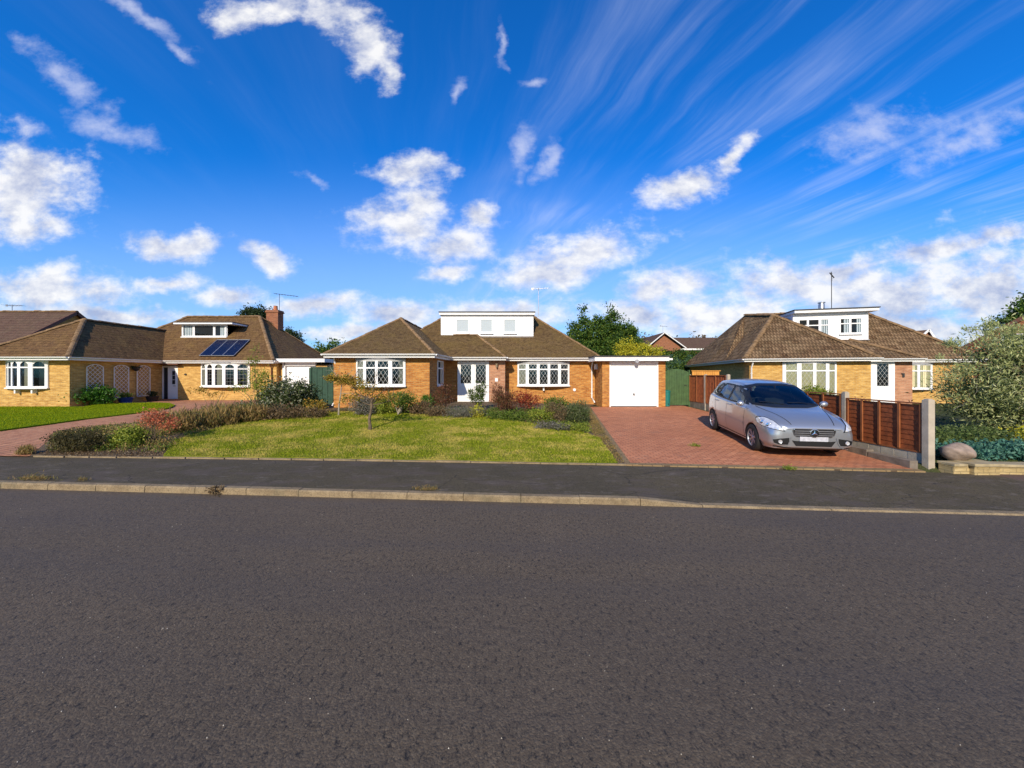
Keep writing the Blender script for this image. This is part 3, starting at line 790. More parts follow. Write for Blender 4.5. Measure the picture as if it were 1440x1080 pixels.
# dormer
DX0, DX1, DY, DZ0, DZ1 = -3.72, 1.12, 19.36, CZ+1.98, CZ+3.12
mb = MB(); n = 8
for i in range(n):      # horizontal cladding boards
    z0 = DZ0+(DZ1-DZ0)*i/n; z1 = DZ0+(DZ1-DZ0)*(i+1)/n-.006
    mb.face([(DX0, DY-.012, z0), (DX1, DY-.012, z0), (DX1, DY, z1), (DX0, DY, z1)])
    mb.face([(DX0, DY, z1-.001), (DX1, DY, z1-.001), (DX1, DY-.012, z1+.006), (DX0, DY-.012, z1+.006)])
mb.face([(DX1, DY, DZ0), (DX1, 21.2, DZ0), (DX1, 21.2, DZ1), (DX1, DY, DZ1)]); mb.face([(DX0, 21.2, DZ0), (DX0, DY, DZ0), (DX0, DY, DZ1), (DX0, 21.2, DZ1)])
D = mb.build('dormer', M['clad'], H)
mb = MB(); mb.bb(DX0-.06, DX1+.06, DY-.16, 21.6, DZ1, DZ1+.12); mb.build('dormer_fascia', M['white'], D)
mb = MB(); mb.bb(DX0-.09, DX1+.09, DY-.20, 21.6, DZ1+.122, DZ1+.165); mb.build('dormer_roof', M['felt'], D)
for x0, x1 in ((642.5, 659.2), (676.4, 692.2), (709, 725.2)):
    X0, X1 = (x0-720)/F*DY, (x1-720)/F*DY
    bow_window(D, (X0-.04, DY-.012), (X1+.04, DY-.012), CZ+2.18, CZ+2.93, [(.08, .92)], None, 0, 'pane', curtains=((.06, .94),), canopy=False, cur_mat='blind', proud=.04)
mb = MB(); mb.bar((DX0, DY-.05, DZ0-.005), (DX1, DY-.05, DZ0-.005), .10, .03); mb.build('flashing', M['lead'], D)
aerial(H, (1.5, 21.0, rz-.1), CZ+4.95-rz+.1, R(-14), 7, .95)
# windows
bow_window(H, (-6.22, WF), (-4.25, WF), CZ-.43, CZ+.59, [(.035, .165), (.23, .42), (.475, .68), (.755, .955)], CZ+.27, .20, 'pane_d', curtains=((.03, .16), (.87, .965)))
bow_window(H, (.27, MF), (2.82, MF), CZ-.52, CZ+.56, [(.03, .155), (.215, .365), (.42, .57), (.62, .77), (.83, .965)], CZ+.26, .26, 'pane_d', curtains=((.03, .15), (.86, .97)), brackets=1)
bow_window(H, (-3.226, 15.9), (-3.16, 16.9), CZ-.46, CZ+.62, [(.10, .90)], CZ+.28, 0, 'pane', canopy=False, proud=.03, curtains=((.5, .88),))
# entrance
mb = MB(); x0, x1 = -2.57, -1.085; y = EF-.04; z0, z1 = .73, CZ+.63
fr = [(x0, x0+.09), (x0+.70, x0+.80), (x1-.09, x1)]
for a, b in fr: mb.bb(a, b, y-.02, y+.06, z0, z1)
mb.bb(x0+.09, x1-.09, y-.017, y+.057, z1-.10, z1); mb.bb(x0+.09, x1-.09, y-.017, y+.057, z0, z0+.06)
dr = mb.build('entrance_frame', M['door_white'], H)
for a, b in ((x0+.09, x0+.70), (x0+.80, x1-.09)):
    d = MB(); d.bb(a+.002, b-.002, y+.0, y+.04, z0+.06, z0+.86); d.bb(a+.002, a+.06, y, y+.04, z0+.86, z1-.10); d.bb(b-.06, b-.002, y, y+.04, z0+.86, z1-.10)
    d.bb(a+.12, b-.12, y-.012, y, z0+.16, z0+.72); d.bb(a+.06, b-.06, y, y+.04, z1-.16, z1-.10)
    dd = d.build('door', M['door_white'], H)
    g = MB(); g.face([(a+.06, y+.02, z0+.86), (b-.06, y+.02, z0+.86), (b-.06, y+.02, z1-.16), (a+.06, y+.02, z1-.16)]); g.build('pane', M['pane_d'], dd)
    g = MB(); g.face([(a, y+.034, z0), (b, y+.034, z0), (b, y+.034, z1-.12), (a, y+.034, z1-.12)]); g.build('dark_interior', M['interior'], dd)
hd = MB(); hd.bar((x0+.86, y-.05, z0+.80), (x0+.98, y-.05, z0+.80), .02, .02); hd.bar((x0+.86, y-.05, z0+.80), (x0+.86, y, z0+.80), .02, .02); hd.build('handle', M['metal'], dd)
mb = MB(); mb.bb(-2.75, -.95, 17.0, 17.46, .5, .70); mb.build('door_step', M['terracotta'], H)
# wall lantern, number plaque, vent, meter box
mb = MB(); cx, cz = -.72, CZ+.42
mb.lathe([(0, .15), (.02, .13), (.075, .08), (.075, .07), (.06, .07), (.045, -.07), (.02, -.10), (0, -.11)], 6, c=(cx, EF-.12, cz)); mb.bar((cx, EF-.02, cz-.04), (cx, EF-.15, cz-.12), .02, .02)
mb.build('wall_lantern', M['brass'], H)
mb = MB(); mb.bb(cx-.08, cx+.05, EF-.045, EF-.022, CZ-.32, CZ-.16); mb.build('number_plaque', M['white_paint'], H)
mb = MB(); mb.lathe([(0, 0), (.07, 0), (.075, .03), (0, .035)], 14, axis='Y', c=(3.07, MF-.036, CZ-.74)); mb.build('wall_vent', M['white_paint'], H)
mb = MB(); mb.bb(4.0, 4.09, MF-.5, MF-.2, CZ+.26, CZ+.52); mb.build('alarm_box', M['white_paint'], H)
downpipe(H, 3.92, MF, EV-.12, .58)
downpipe(H, -7.08, WF+.12, EV-.12, .7, shoe=-1)
# garage
GX0, GX1, GY = 4.10, 6.97, 16.8
mb = MB(); wall(mb, (GX0, GY), (4.43, GY), gr, CZ+.62); wall(mb, (6.66, GY), (GX1, GY), gr, CZ+.62); wall(mb, (4.43, GY), (4.43, GY+.12), gr, CZ+.62); wall(mb, (6.66, GY+.12), (6.66, GY), gr, CZ+.62)
wall(mb, (GX0, MF+.5), (GX0, GY), gr, CZ+.62); wall(mb, (GX1, GY), (GX1, 22.5), gr, CZ+.62); wall(mb, (GX1, 22.5), (4.10, 22.5), gr, CZ+.62)
mb.build('garage_wall', M['brick_mid'], H)
mb = MB(); mb.bb(4.43, 4.49, GY+.02, GY+.1, .4, CZ+.60); mb.bb(6.60, 6.66, GY+.02, GY+.1, .4, CZ+.60); mb.bb(4.49, 6.60, GY+.02, GY+.1, CZ+.55, CZ+.60)
mb.build('garage_door_frame', M['white_paint'], H)
mb = MB(); N = 15
z0, z1 = .57, CZ+.55
for i in range(N):
    a, b = z0+(z1-z0)*i/N, z0+(z1-z0)*(i+1)/N
    mb.face([(4.49, GY+.055, a), (6.60, GY+.055, a), (6.60, GY+.055, b-.022), (4.49, GY+.055, b-.022)])
    mb.face([(4.49, GY+.055, b-.022), (6.60, GY+.055, b-.022), (6.60, GY+.066, b), (4.49, GY+.066, b)])
gd = mb.build('garage_door', M['white'], H)
mb = MB(); mb.lathe([(0, 0), (.035, 0), (.035, .02), (0, .02)], 12, axis='Y', c=(5.55, GY+.03, z0+.55)); mb.bb(5.535, 5.565, GY-.01, GY+.03, z0+.49, z0+.55); mb.build('handle', M['dark_metal'], gd)
mb = MB(); mb.bb(3.70, 7.02, 16.5, 22.6, CZ+.62, CZ+.80); mb.bb(7.0, 7.2, 16.56, 16.64, CZ+.66, CZ+.74)
gf = mb.build('garage_fascia', M['white'], H)
mb = MB(); mb.bb(3.66, 7.06, 16.46, 22.64, CZ+.803, CZ+.85); mb.build('garage_roof', M['felt'], H)
mb = MB(); mb.lathe([(0, 0), (.08, 0), (.09, .04), (.05, .05), (0, .05)], 14, axis='Y', c=(5.57, 16.44, CZ+.60)); mb.build('security_lamp', M['lead'], H)

# ------------------------------------------------------------------ the left bungalow
E2 = CZ+.80
HL = thing('bungalow', (-18.0, 21.0, .55), 'buff brick bungalow with a low wide dormer and dark solar panels, on the left', 'bungalow')
mb = MB()
wall(mb, (-24.0, 24), (-24.0, 16.8), gr, E2-.02); wall(mb, (-24.0, 16.8), (-20.1, 16.8), gr, E2-.02); wall(mb, (-20.1, 16.8), (-20.1, 21.3), gr, E2-.02)
wall(mb, (-20.1, 21.3), (-19.16, 21.3), gr, E2-.02); wall(mb, (-19.16, 21.3), (-19.16, 21.2), gr, E2-.02); wall(mb, (-19.16, 21.2), (-13.5, 21.2), gr, E2-.02)
wall(mb, (-13.5, 21.2), (-13.5, 28.2), gr, E2-.02); wall(mb, (-13.5, 28.2), (-24.0, 28.2), gr, E2-.02); wall(mb, (-24, 28.2), (-24, 24), gr, E2-.02)
mb.build('wall', M['brick_buff'], HL)
rp = MB()
la = (-21.9, 18.91, CZ+2.81); lb = (-21.9, 23.4, CZ+2.81)
T((-24.35, 16.4, E2), (-19.7, 16.4, E2), la)
T((-24.35, 24.0, E2), (-24.35, 16.4, E2), la, lb)
T((-19.7, 16.4, E2), (-19.7, 20.9, E2), lb, la)
r0, r1 = (-21.6, 24.69, CZ+3.88), (-16.84, 24.69, CZ+3.88)
T((-24.6, 20.85, E2), (-13.45, 20.85, E2), r1, r0)
T((-13.45, 20.85, E2), (-13.45, 28.5, E2), r1); T((-24.6, 28.5, E2), (-24.6, 20.85, E2), r0); T((-13.45, 28.5, E2), (-24.6, 28.5, E2), r0, r1)
rp.build('roof', M['tile_left'], HL)
ridge_tiles(HL, [((-24.35, 16.4, E2), la), ((-19.7, 16.4, E2), la), (la, lb), (r0, r1), ((-13.45, 20.85, E2), r1), ((-13.45, 28.5, E2), r1), ((-24.6, 20.85, E2), r0)], .085)
eaves(HL, [(-24.35, 20), (-24.35, 16.4), (-19.7, 16.4), (-19.7, 20.85), (-13.45, 20.85), (-13.45, 28.5)], E2-.01)
soffit(HL, [[(-24.35, 16.4), (-19.7, 16.4), (-20.1, 16.8), (-24.0, 16.8)], [(-19.7, 16.4), (-19.7, 20.85), (-19.16, 21.2), (-19.16, 21.75), (-20.1, 21.75), (-20.1, 16.8)], [(-19.7, 20.85), (-13.45, 20.85), (-13.5, 21.2), (-19.16, 21.2)]], E2-.135)
bow_window(HL, (-22.93, 16.8), (-21.03, 16.8), CZ-.58, CZ+.64, [(.03, .09), (.13, .23), (.28, .42), (.49, .66), (.75, .95)], CZ+.33, .22, 'pane', arch=True, curtains=((.56, .66), (.84, .94)), brackets=2)
bow_window(HL, (-17.8, 21.2), (-15.0, 21.2), CZ-.66, CZ+.64, [(.035, .125), (.185, .30), (.365, .52), (.58, .74), (.80, .965)], CZ+.33, .30, 'pane_g', arch=True, curtains=((.03, .1), (.40, .52), (.88, .965)))
mb = MB(); y = 21.24
for a, b in ((-20.08, -20.0), (-19.75, -19.70), (-19.23, -19.17)): mb.bb(a, b, y-.02, y+.04, .62, CZ+.50)
mb.bb(-20.0, -19.23, y-.017, y+.037, CZ+.42, CZ+.50)
f = mb.build('entrance_frame', M['door_white'], HL)
mb = MB(); mb.face([(-20.0, y+.01, .62), (-19.75, y+.01, .62), (-19.75, y+.01, CZ+.42), (-20.0, y+.01, CZ+.42)]); mb.build('side_pane', M['interior'], f)
mb = MB(); mb.bb(-19.70, -19.23, y-.012, y+.03, .62, CZ+.42); d = mb.build('door', M['door_white'], HL)
mb = MB(); mb.bb(-19.50, -19.32, y-.02, y-.013, CZ-.55, CZ+.25); mb.build('pane', M['interior'], d)
mb = MB(); mb.bb(-19.53, -19.5, y-.03, y-.013, CZ-.55, CZ+.25); mb.bb(-19.32, -19.29, y-.03, y-.013, CZ-.55, CZ+.25)
for k in range(4): z = CZ-.55+.26*k; mb.bb(-19.5, -19.32, y-.028, y-.021, z-.01, z+.01)
mb.build('glazing_bars', M['white'], d)
mb = MB(); mb.bb(-19.42, -19.30, y-.06, y-.021, CZ-.66, CZ-.62); mb.build('handle', M['metal'], d)
mb = MB(); mb.bb(-20.0, -19.0, 20.85, 21.19, .45, .60); mb.build('door_step', M['terracotta'], HL)
mb = MB(); mb.bb(-19.9, -18.9, 20.9, 21.19, E2-.24, E2-.15); mb.build('porch_beam', M['brown_pipe'], HL)
mb = MB(); mb.lathe([(0, 0), (.05, 0), (.06, .05), (0, .06)], 10, axis='Y', c=(-18.7, 21.14, CZ+.02)); mb.build('wall_lamp', M['dark_metal'], HL)
downpipe(HL, -13.75, 21.2, E2-.12, .58, 'brown_pipe')
# dormer with wide window
y = 22.8; X0, X1 = -20.35, -17.54
mb = MB(); mb.face([(X1, y, CZ+2.3), (X1, 24.2, CZ+3.3), (X1, 24.2, CZ+3.36), (X1, y, CZ+3.1)]); mb.face([(X0, 24.2, CZ+3.1), (X0, y, CZ+2.3), (X0, y, CZ+3.1), (X0, 24.2, CZ+3.1)])
mb.face([(X0, y, CZ+2.3), (X1, y, CZ+2.3), (X1, y, CZ+3.1), (X0, y, CZ+3.1)])
mb.face([(X1, y, CZ+2.3), (X1, 24.0, CZ+2.3), (X1, 24.0, CZ+3.1), (X1, y, CZ+3.1)])
D = mb.build('dormer', M['clad'], HL)
mb = MB(); mb.bb(X0-.22, X1+.55, y-.35, 24.4, CZ+3.08, CZ+3.17); mb.build('dormer_fascia', M['white'], D)
mb = MB(); mb.bb(X0-.24, X1+.57, y-.37, 24.4, CZ+3.172, CZ+3.22); mb.build('dormer_roof', M['felt'], D)
bow_window(D, (X0+.03, y), (X1-.03, y), CZ+2.34, CZ+3.07, [(.035, .24), (.29, .70), (.75, .96)], None, 0, 'pane', canopy=False, curtains=((.05, .22), (.85, .95)), proud=.05, cur_mat='blind')
# solar panels
def onroof(x, tt, up=.09): return Vector((x, 20.85+tt, E2+K*tt))+Vector((0, -K, 1)).normalized()*up
mb = MB(); fr = MB()
for k in range(3):
    xa = -17.82+.66*k; xb = xa+.64
    q = [onroof(xa, .28), onroof(xb, .28), onroof(xb, 1.56), onroof(xa, 1.56)]; lo = [onroof(p.x, tt, .03) for p, tt in zip(q, (.28, .28, 1.56, 1.56))]
    mb.face(q)
    for i in range(4): mb.face([lo[i], lo[(i+1) % 4], q[(i+1) % 4], q[i]])
    for i in range(4): fr.bar(q[i], q[(i+1) % 4], .035, .02)
sp = mb.build('solar_panel', M['solar'], HL); fr.build('panel_frame', M['metal'], sp)
# chimney
mb = MB(); mb.bb(-16.75, -15.95, 25.2, 25.8, CZ+2.2, CZ+4.25); mb.bb(-16.80, -15.90, 25.15, 25.85, CZ+4.25, CZ+4.33); mb.bb(-16.77, -15.93, 25.18, 25.82, CZ+4.33, CZ+4.42)
c = mb.build('chimney', M['brick_red'], HL)
mb = MB(); mb.lathe([(.14, 0), (.12, .3), (.14, .32), (.1, .33), (.1, .0)], 14, c=(-16.3, 25.5, CZ+4.42)); mb.build('chimney_pot', M['terracotta'], c)
mb = MB(); b = Vector((-15.98, 25.4, CZ+4.0)); mb.tube([b, b+Vector((0, 0, 1.55))], .016, 6); t_ = b+Vector((0, 0, 1.5)); mb.tube([t_+Vector((-.35, 0, .08)), t_+Vector((1.3, 0, -.12))], .016, 5)
for k in range(8): q = t_+Vector((-.3+.2*k, 0, .07-.025*k)); mb.tube([q-Vector((0, .2, 0)), q+Vector((0, .2, 0))], .007, 4)
mb.build('television_aerial', M['dark_metal'], HL)
# flat garage beside it
mb = MB(); wall(mb, (-13.48, 21.5), (-13.2, 21.5), gr, CZ+.56); wall(mb, (-11.4, 21.5), (-10.75, 21.5), gr, CZ+.56); wall(mb, (-10.75, 21.5), (-10.75, 27), gr, CZ+.56); wall(mb, (-10.75, 27), (-13.48, 27), gr, CZ+.56)
mb.build('garage_wall', M['brick_buff'], HL)
mb = MB(); mb.bb(-13.48, -10.7, 21.1, 27.2, CZ+.72, CZ+.92); mb.build('garage_fascia', M['white'], HL)
mb = MB(); mb.bb(-13.2, -11.4, 21.42, 21.56, CZ+.52, CZ+.72); mb.bb(-13.3, -13.15, 21.42, 21.56, .4, CZ+.72); mb.build('garage_door_frame', M['white'], HL)
mb = MB(); mb.bb(-13.15, -11.4, 21.54, 21.58, .5, CZ+.52); mb.build('garage_door', M['white'], HL)

# ------------------------------------------------------------------ the bungalow at the far left edge
HF = thing('bungalow', (-32, 23.6, .5), 'brown gabled house with a long plain ridge at the far left edge', 'house')
mb = MB(); z0, zt = CZ+.80, CZ+4.03
mb.face([(-28, 19.5, gr), (-28, 27.7, gr), (-28, 27.7, z0), (-28, 23.6, zt-.1), (-28, 19.5, z0)]); wall(mb, (-46, 19.5), (-28, 19.5), gr, z0); wall(mb, (-28, 27.7), (-46, 27.7), gr, z0)
mb.build('wall', M['brick_buff'], HF)
rp = MB(); T((-46, 19.15, z0-.1), (-27.75, 19.15, z0-.1), (-27.75, 23.6, zt), (-46, 23.6, zt)); T((-27.75, 28.05, z0-.1), (-46, 28.05, z0-.1), (-46, 23.6, zt), (-27.75, 23.6, zt)); rp.build('roof', M['tile_far'], HF)
mb = MB(); mb.bar((-27.74, 19.15, z0-.18), (-27.74, 23.6, zt-.08), .04, .18); mb.bar((-27.74, 28.05, z0-.18), (-27.74, 23.6, zt-.08), .04, .18); mb.build('bargeboard', M['brown_pipe'], HF)
bow_window(HF, (-28, 21.95), (-28, 22.75), CZ+1.7, CZ+2.75, [(.1, .9)], None, 0, 'pane', canopy=False, proud=.04)
ridge_tiles(HF, [((-46, 23.6, zt), (-27.75, 23.6, zt))], .09)
aerial(HF, (-31.9, 23.6, zt-.05), .5, R(0), 5, 1.0)

# ------------------------------------------------------------------ the right bungalow (its own turned frame)
E3 = CZ+.79; ang = R(-14)
HR = thing('bungalow', (11.5, 18.3, 0), 'buff brick bungalow behind the parked car with a two window dormer and steel flue', 'bungalow', rz=ang, world=False)
mb = MB()
wall(mb, (.35, 14.5), (.35, .35), gr, E3-.02); wall(mb, (.35, .35), (5.4, .35), gr, E3-.02); wall(mb, (5.4, .35), (5.4, 1.3), gr, E3-.02)
wall(mb, (7.6, 3.4), (11.5, 3.4), gr, E3-.02); wall(mb, (11.5, 3.4), (11.5, 10), gr, E3-.02); wall(mb, (11.5, 10), (.35, 14.5), gr, E3-.02)
mb.build('wall', M['brick_buff'], HR)
mb = MB(); wall(mb, (5.4, 1.3), (7.6, 1.3), gr, E3-.02); wall(mb, (7.6, 1.3), (7.6, 3.4), gr, E3-.02); mb.build('porch_wall', M['brick_pink'], HR)
rp = MB(); A3 = (2.6, 3.5, CZ+3.4); B3 = (2.2, 6.6, CZ+3.9); C3 = (8.5, 6.6, CZ+3.9)
T((0, 0, E3), (5.6, 0, E3), A3)
T((0, 6.5, E3), (0, 0, E3), A3); T((0, 6.5, E3), A3, B3); T((0, 14.8, E3), (0, 6.5, E3), B3)
T((5.6, 0, E3), (5.6, 3.1, E3), (4.9, 6.2, CZ+3.4), A3)
T((0, 3.1, E3), (11.8, 3.1, E3), C3, B3)
T((11.8, 3.1, E3), (11.8, 10.1, E3), C3); T((11.8, 10.1, E3), (0, 14.8, E3), B3, C3)
T((4.6, .95, E3-.02), (7.85, .95, E3-.02), (6.1, 3.2, CZ+1.9), (3.6, 3.2, CZ+1.9)); T((7.85, .95, E3-.02), (7.85, 3.12, E3), (6.1, 4.35, CZ+1.9), (6.1, 3.2, CZ+1.9))
T((3.6, 3.2, CZ+1.9), (6.1, 3.2, CZ+1.9), (6.1, 4.4, CZ+1.9), (3.6, 4.4, CZ+1.9))
rp.build('roof', M['tile_right'], HR)
ridge_tiles(HR, [((0, 0, E3), A3), ((5.6, 0, E3), A3), (A3, B3), (B3, C3), ((11.8, 3.1, E3), C3), ((7.85, .95, E3), (6.1, 3.2, CZ+1.9))], .095)
eaves(HR, [(0, 14.8), (0, 0), (5.6, 0)], E3-.01); eaves(HR, [(5.5, .95), (7.85, .95)], E3-.02); eaves(HR, [(7.85, 3.1), (11.8, 3.1)], E3-.01)
soffit(HR, [[(0, 0), (5.6, 0), (5.4, .35), (.35, .35)], [(0, 14.8), (0, 0), (.35, .35), (.35, 14.5)], [(5.4, .95), (7.85, .95), (7.6, 1.3), (5.4, 1.3)], [(7.6, 3.1), (11.8, 3.1), (11.5, 3.4), (7.6, 3.4)]], E3-.135)
bow_window(HR, (1.77, .35), (4.02, .35), CZ-1.0, CZ+.60, [(.06, .25), (.33, .54), (.60, .78), (.85, .96)], CZ+.19, .16, 'pane_d', curtains=((.06, .25), (.33, .54), (.60, .78), (.85, .96)), sill=True, cur_mat='cream')
bow_window(HR, (7.7, 3.4), (9.8, 3.4), CZ-.72, CZ+.55, [(.06, .26), (.32, .62), (.68, .94)], CZ+.20, .25, 'pane', curtains=((.06, .26), (.32, .62), (.68, .94)), cur_mat='cream')
mb = MB(); z0, z1 = .5, CZ+.62
for a, b in ((5.440, 5.580), (5.840, 6.040), (6.700, 6.840)): mb.bb(a, b, 1.18, 1.29, z0, z1)
mb.bb(5.580, 6.700, 1.183, 1.287, z1-.1, z1); mb.bb(6.040, 6.140, 1.2, 1.27, z0, z1-.1); mb.bb(6.600, 6.700, 1.2, 1.27, z0, z1-.1); mb.bb(6.140, 6.600, 1.2, 1.27, z0, CZ-.55); mb.bb(5.580, 5.840, 1.2, 1.27, z0, CZ-.55)
d = mb.build('entrance_door', M['door_white'], HR)
mb = MB(); mb.face([(5.580, 1.24, CZ-.55), (5.840, 1.24, CZ-.55), (5.840, 1.24, z1-.1), (5.580, 1.24, z1-.1)]); mb.face([(6.140, 1.24, CZ-.55), (6.600, 1.24, CZ-.55), (6.600, 1.24, z1-.1), (6.140, 1.24, z1-.1)]); mb.build('pane', M['pane_d'], d)
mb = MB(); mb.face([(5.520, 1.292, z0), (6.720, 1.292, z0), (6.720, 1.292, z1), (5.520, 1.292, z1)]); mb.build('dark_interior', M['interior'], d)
mb = MB(); mb.bb(7.200, 7.280, 1.26, 1.292, CZ-.12, CZ+.08); mb.bb(7.160, 7.220, 1.26, 1.292, CZ+.02, CZ+.08); mb.build('house_number', M['dark_metal'], HR)
downpipe(HR, .42, .35, E3-.12, .6)
# dormer
v = 4.43; u0, u1 = 3.98, 7.65; z0, z1 = CZ+1.9, CZ+3.55
mb = MB()
for i in range(7):
    a = z0+(z1-z0)*i/7; b = z0+(z1-z0)*(i+1)/7
    mb.face([(u0, v-.01, a), (u1, v-.01, a), (u1, v, b), (u0, v, b)])
mb.face([(u1, v, z0), (u1, 6.6, z0), (u1, 6.6, z1), (u1, v, z1)]); mb.face([(u0, 6.6, z0), (u0, v, z0), (u0, v, z1), (u0, 6.6, z1)])
D = mb.build('dormer', M['clad'], HR)
mb = MB(); mb.bb(u0-.06, u1+.3, v-.35, 7.4, z1, z1+.15); mb.build('dormer_fascia', M['white'], D)
mb = MB(); mb.bb(u0-.10, u1+.34, v-.40, 7.45, z1+.152, z1+.205); mb.build('dormer_roof', M['felt'], D)
bow_window(D, (4.25, v-.01), (5.75, v-.01), CZ+2.1, CZ+3.22, [(.03, .27), (.34, .66), (.74, .97)], CZ+2.85, 0, 'pane', canopy=False, curtains=((.74, .97),), proud=.05, cur_mat='blind')
bow_window(D, (6.25, v-.01), (7.35, v-.01), CZ+2.32, CZ+3.22, [(.06, .42), (.52, .94)], CZ+2.9, 0, 'pane', canopy=False, curtains=((.2, .42), (.75, .94)), proud=.05, cur_mat='blind')
mb = MB(); mb.bar((u0, v-.06, z0+.06), (u1, v-.06, z0+.06), .12, .04); mb.build('flashing', M['lead'], D)
mb = MB(); mb.bb(6.25, 7.05, 7.1, 7.7, CZ+2.8, CZ+4.1); c = mb.build('chimney', M['wallstone'], HR)
mb = MB(); mb.lathe([(.13, 0), (.13, .10), (.17, .12), (.17, .42), (.15, .45), (.15, .5), (.2, .52), (.2, .56), (0, .6)], 16, c=(6.85, 7.4, CZ+4.1)); mb.build('steel_flue', M['metal'], c, smooth=True)
mb = MB(); b = Vector((7.3, 7.2, CZ+2.8)); mb.tube([b, b+Vector((0, 0, 3.75))], .022, 6)
for k in range(5): q = b+Vector((-.08, 0, 3.2+.1*k)); mb.tube([q-Vector((0, .12, 0)), q+Vector((.2, .12, .05))], .012, 4)
mb.bar(b+Vector((-.1, 0, 3.7)), b+Vector((.14, 0, 3.35)), .05, .05); mb.build('television_aerial', M['dark_metal'], HR)

# ------------------------------------------------------------------ houses further off
HB = thing('house', (18.5, 46, 0), 'distant red brick gabled house with white verges seen over the hedge beyond the garage', 'house')
g0, g1 = P(912, 487, 45), P(957, 487, 45); gt = P(929, 469.5, 45); 
mb = MB(); mb.face([(g0.x, 45, 0), (g1.x, 45, 0), (g1.x, 45, g1.z), (gt.x+.3, 45, gt.z), (g0.x, 45, g0.z)]); wall(mb, (g1.x, 45), (g1.x, 47), 0, g1.z); wall(mb, (g1.x, 47), (28, 47), 0, g1.z); mb.build('wall', M['brick_red'], HB)
rp = MB(); top = gt.z+.15; xm = gt.x+.3
T((g1.x+.5, 44.6, g1.z-.2), (g1.x+.5, 54, g1.z-.2), (xm, 54, top), (xm, 44.6, top)); T((g0.x-.5, 54, g0.z-.2), (g0.x-.5, 44.6, g0.z-.2), (xm, 44.6, top), (xm, 54, top))
T((g1.x-1.0, 46.6, g1.z-.2), (29, 46.6, g1.z-.2), (29, 50, top-.1), (xm, 50, top-.1)); rp.build('roof', M['tile_far'], HB)
mb = MB(); mb.bar((g1.x+.5, 44.55, g1.z-.25), (xm, 44.55, top-.05), .06, .10); mb.bar((g0.x-.5, 44.55, g0.z-.25), (xm, 44.55, top-.05), .06, .10); mb.bar((g1.x, 46.55, g1.z-.25), (29, 46.55, g1.z-.25), .06, .2); mb.build('bargeboard', M['white_paint'], HB)
aerial(HB, (20.4, 50, top-.1), 1.6, R(30), 5, 1.4)
HC = thing('house', (45, 41, 0), 'small distant gabled house peeping over the right bungalow roof', 'house')
a, b, c = P(1273, 473, 40), P(1311, 479, 40), P(1303, 464, 40)
mb = MB(); mb.face([(c.x-1.4, 40, 0), (b.x, 40, 0), (b.x, 40, b.z), (c.x, 40, c.z), (c.x-1.4, 40, b.z)]); wall(mb, (a.x, 42), (c.x-1.4, 40), 0, b.z); mb.build('wall', M['brick_red'], HC)
rp = MB(); T((a.x, 41.5, b.z-.1), (c.x-1.0, 39.8, b.z), (c.x, 39.8, c.z), (a.x, 43.5, c.z-.1)); T((b.x+.3, 39.8, b.z-.2), (b.x+.3, 46, b.z-.2), (c.x, 46, c.z), (c.x, 39.8, c.z)); rp.build('roof', M['tile_far'], HC)
mb = MB(); mb.bar((b.x+.3, 39.75, b.z-.22), (c.x, 39.75, c.z), .05, .22); mb.bar((c.x-1.4, 39.75, b.z-.1), (c.x, 39.75, c.z), .05, .2); mb.build('bargeboard', M['white_paint'], HC)
HD = thing('house', (36.3, 25.4, -.5), 'brown roofed brick gable with a small window at the far right edge', 'house', rz=R(-53), world=False)
mb = MB(); mb.face([(-3.6, 0, 0), (3.6, 0, 0), (3.6, 0, CZ+2.4), (0, 0, CZ+5.0), (-3.6, 0, CZ+2.4)]); wall(mb, (-3.6, 8), (-3.6, 0), 0, CZ+2.4); wall(mb, (3.6, 0), (3.6, 8), 0, CZ+2.4); wall(mb, (3.6, 8), (-3.6, 8), 0, CZ+2.4); mb.build('wall', M['brick_red'], HD)
rp = MB(); T((-4.1, 8.3, CZ+2.1), (-4.1, -.3, CZ+2.1), (0, -.3, CZ+5.1), (0, 8.3, CZ+5.1)); T((4.1, -.3, CZ+2.1), (4.1, 8.3, CZ+2.1), (0, 8.3, CZ+5.1), (0, -.3, CZ+5.1)); rp.build('roof', M['tile_far'], HD)
mb = MB(); mb.bar((-4.1, -.34, CZ+2.0), (0, -.34, CZ+5.0), .06, .24); mb.bar((4.1, -.34, CZ+2.0), (0, -.34, CZ+5.0), .06, .24); mb.build('bargeboard', M['brown_pipe'], HD)
bow_window(HD, (-1.6, 0), (-.5, 0), CZ+2.5, CZ+3.4, [(.08, .92)], None, 0, 'pane', canopy=False)
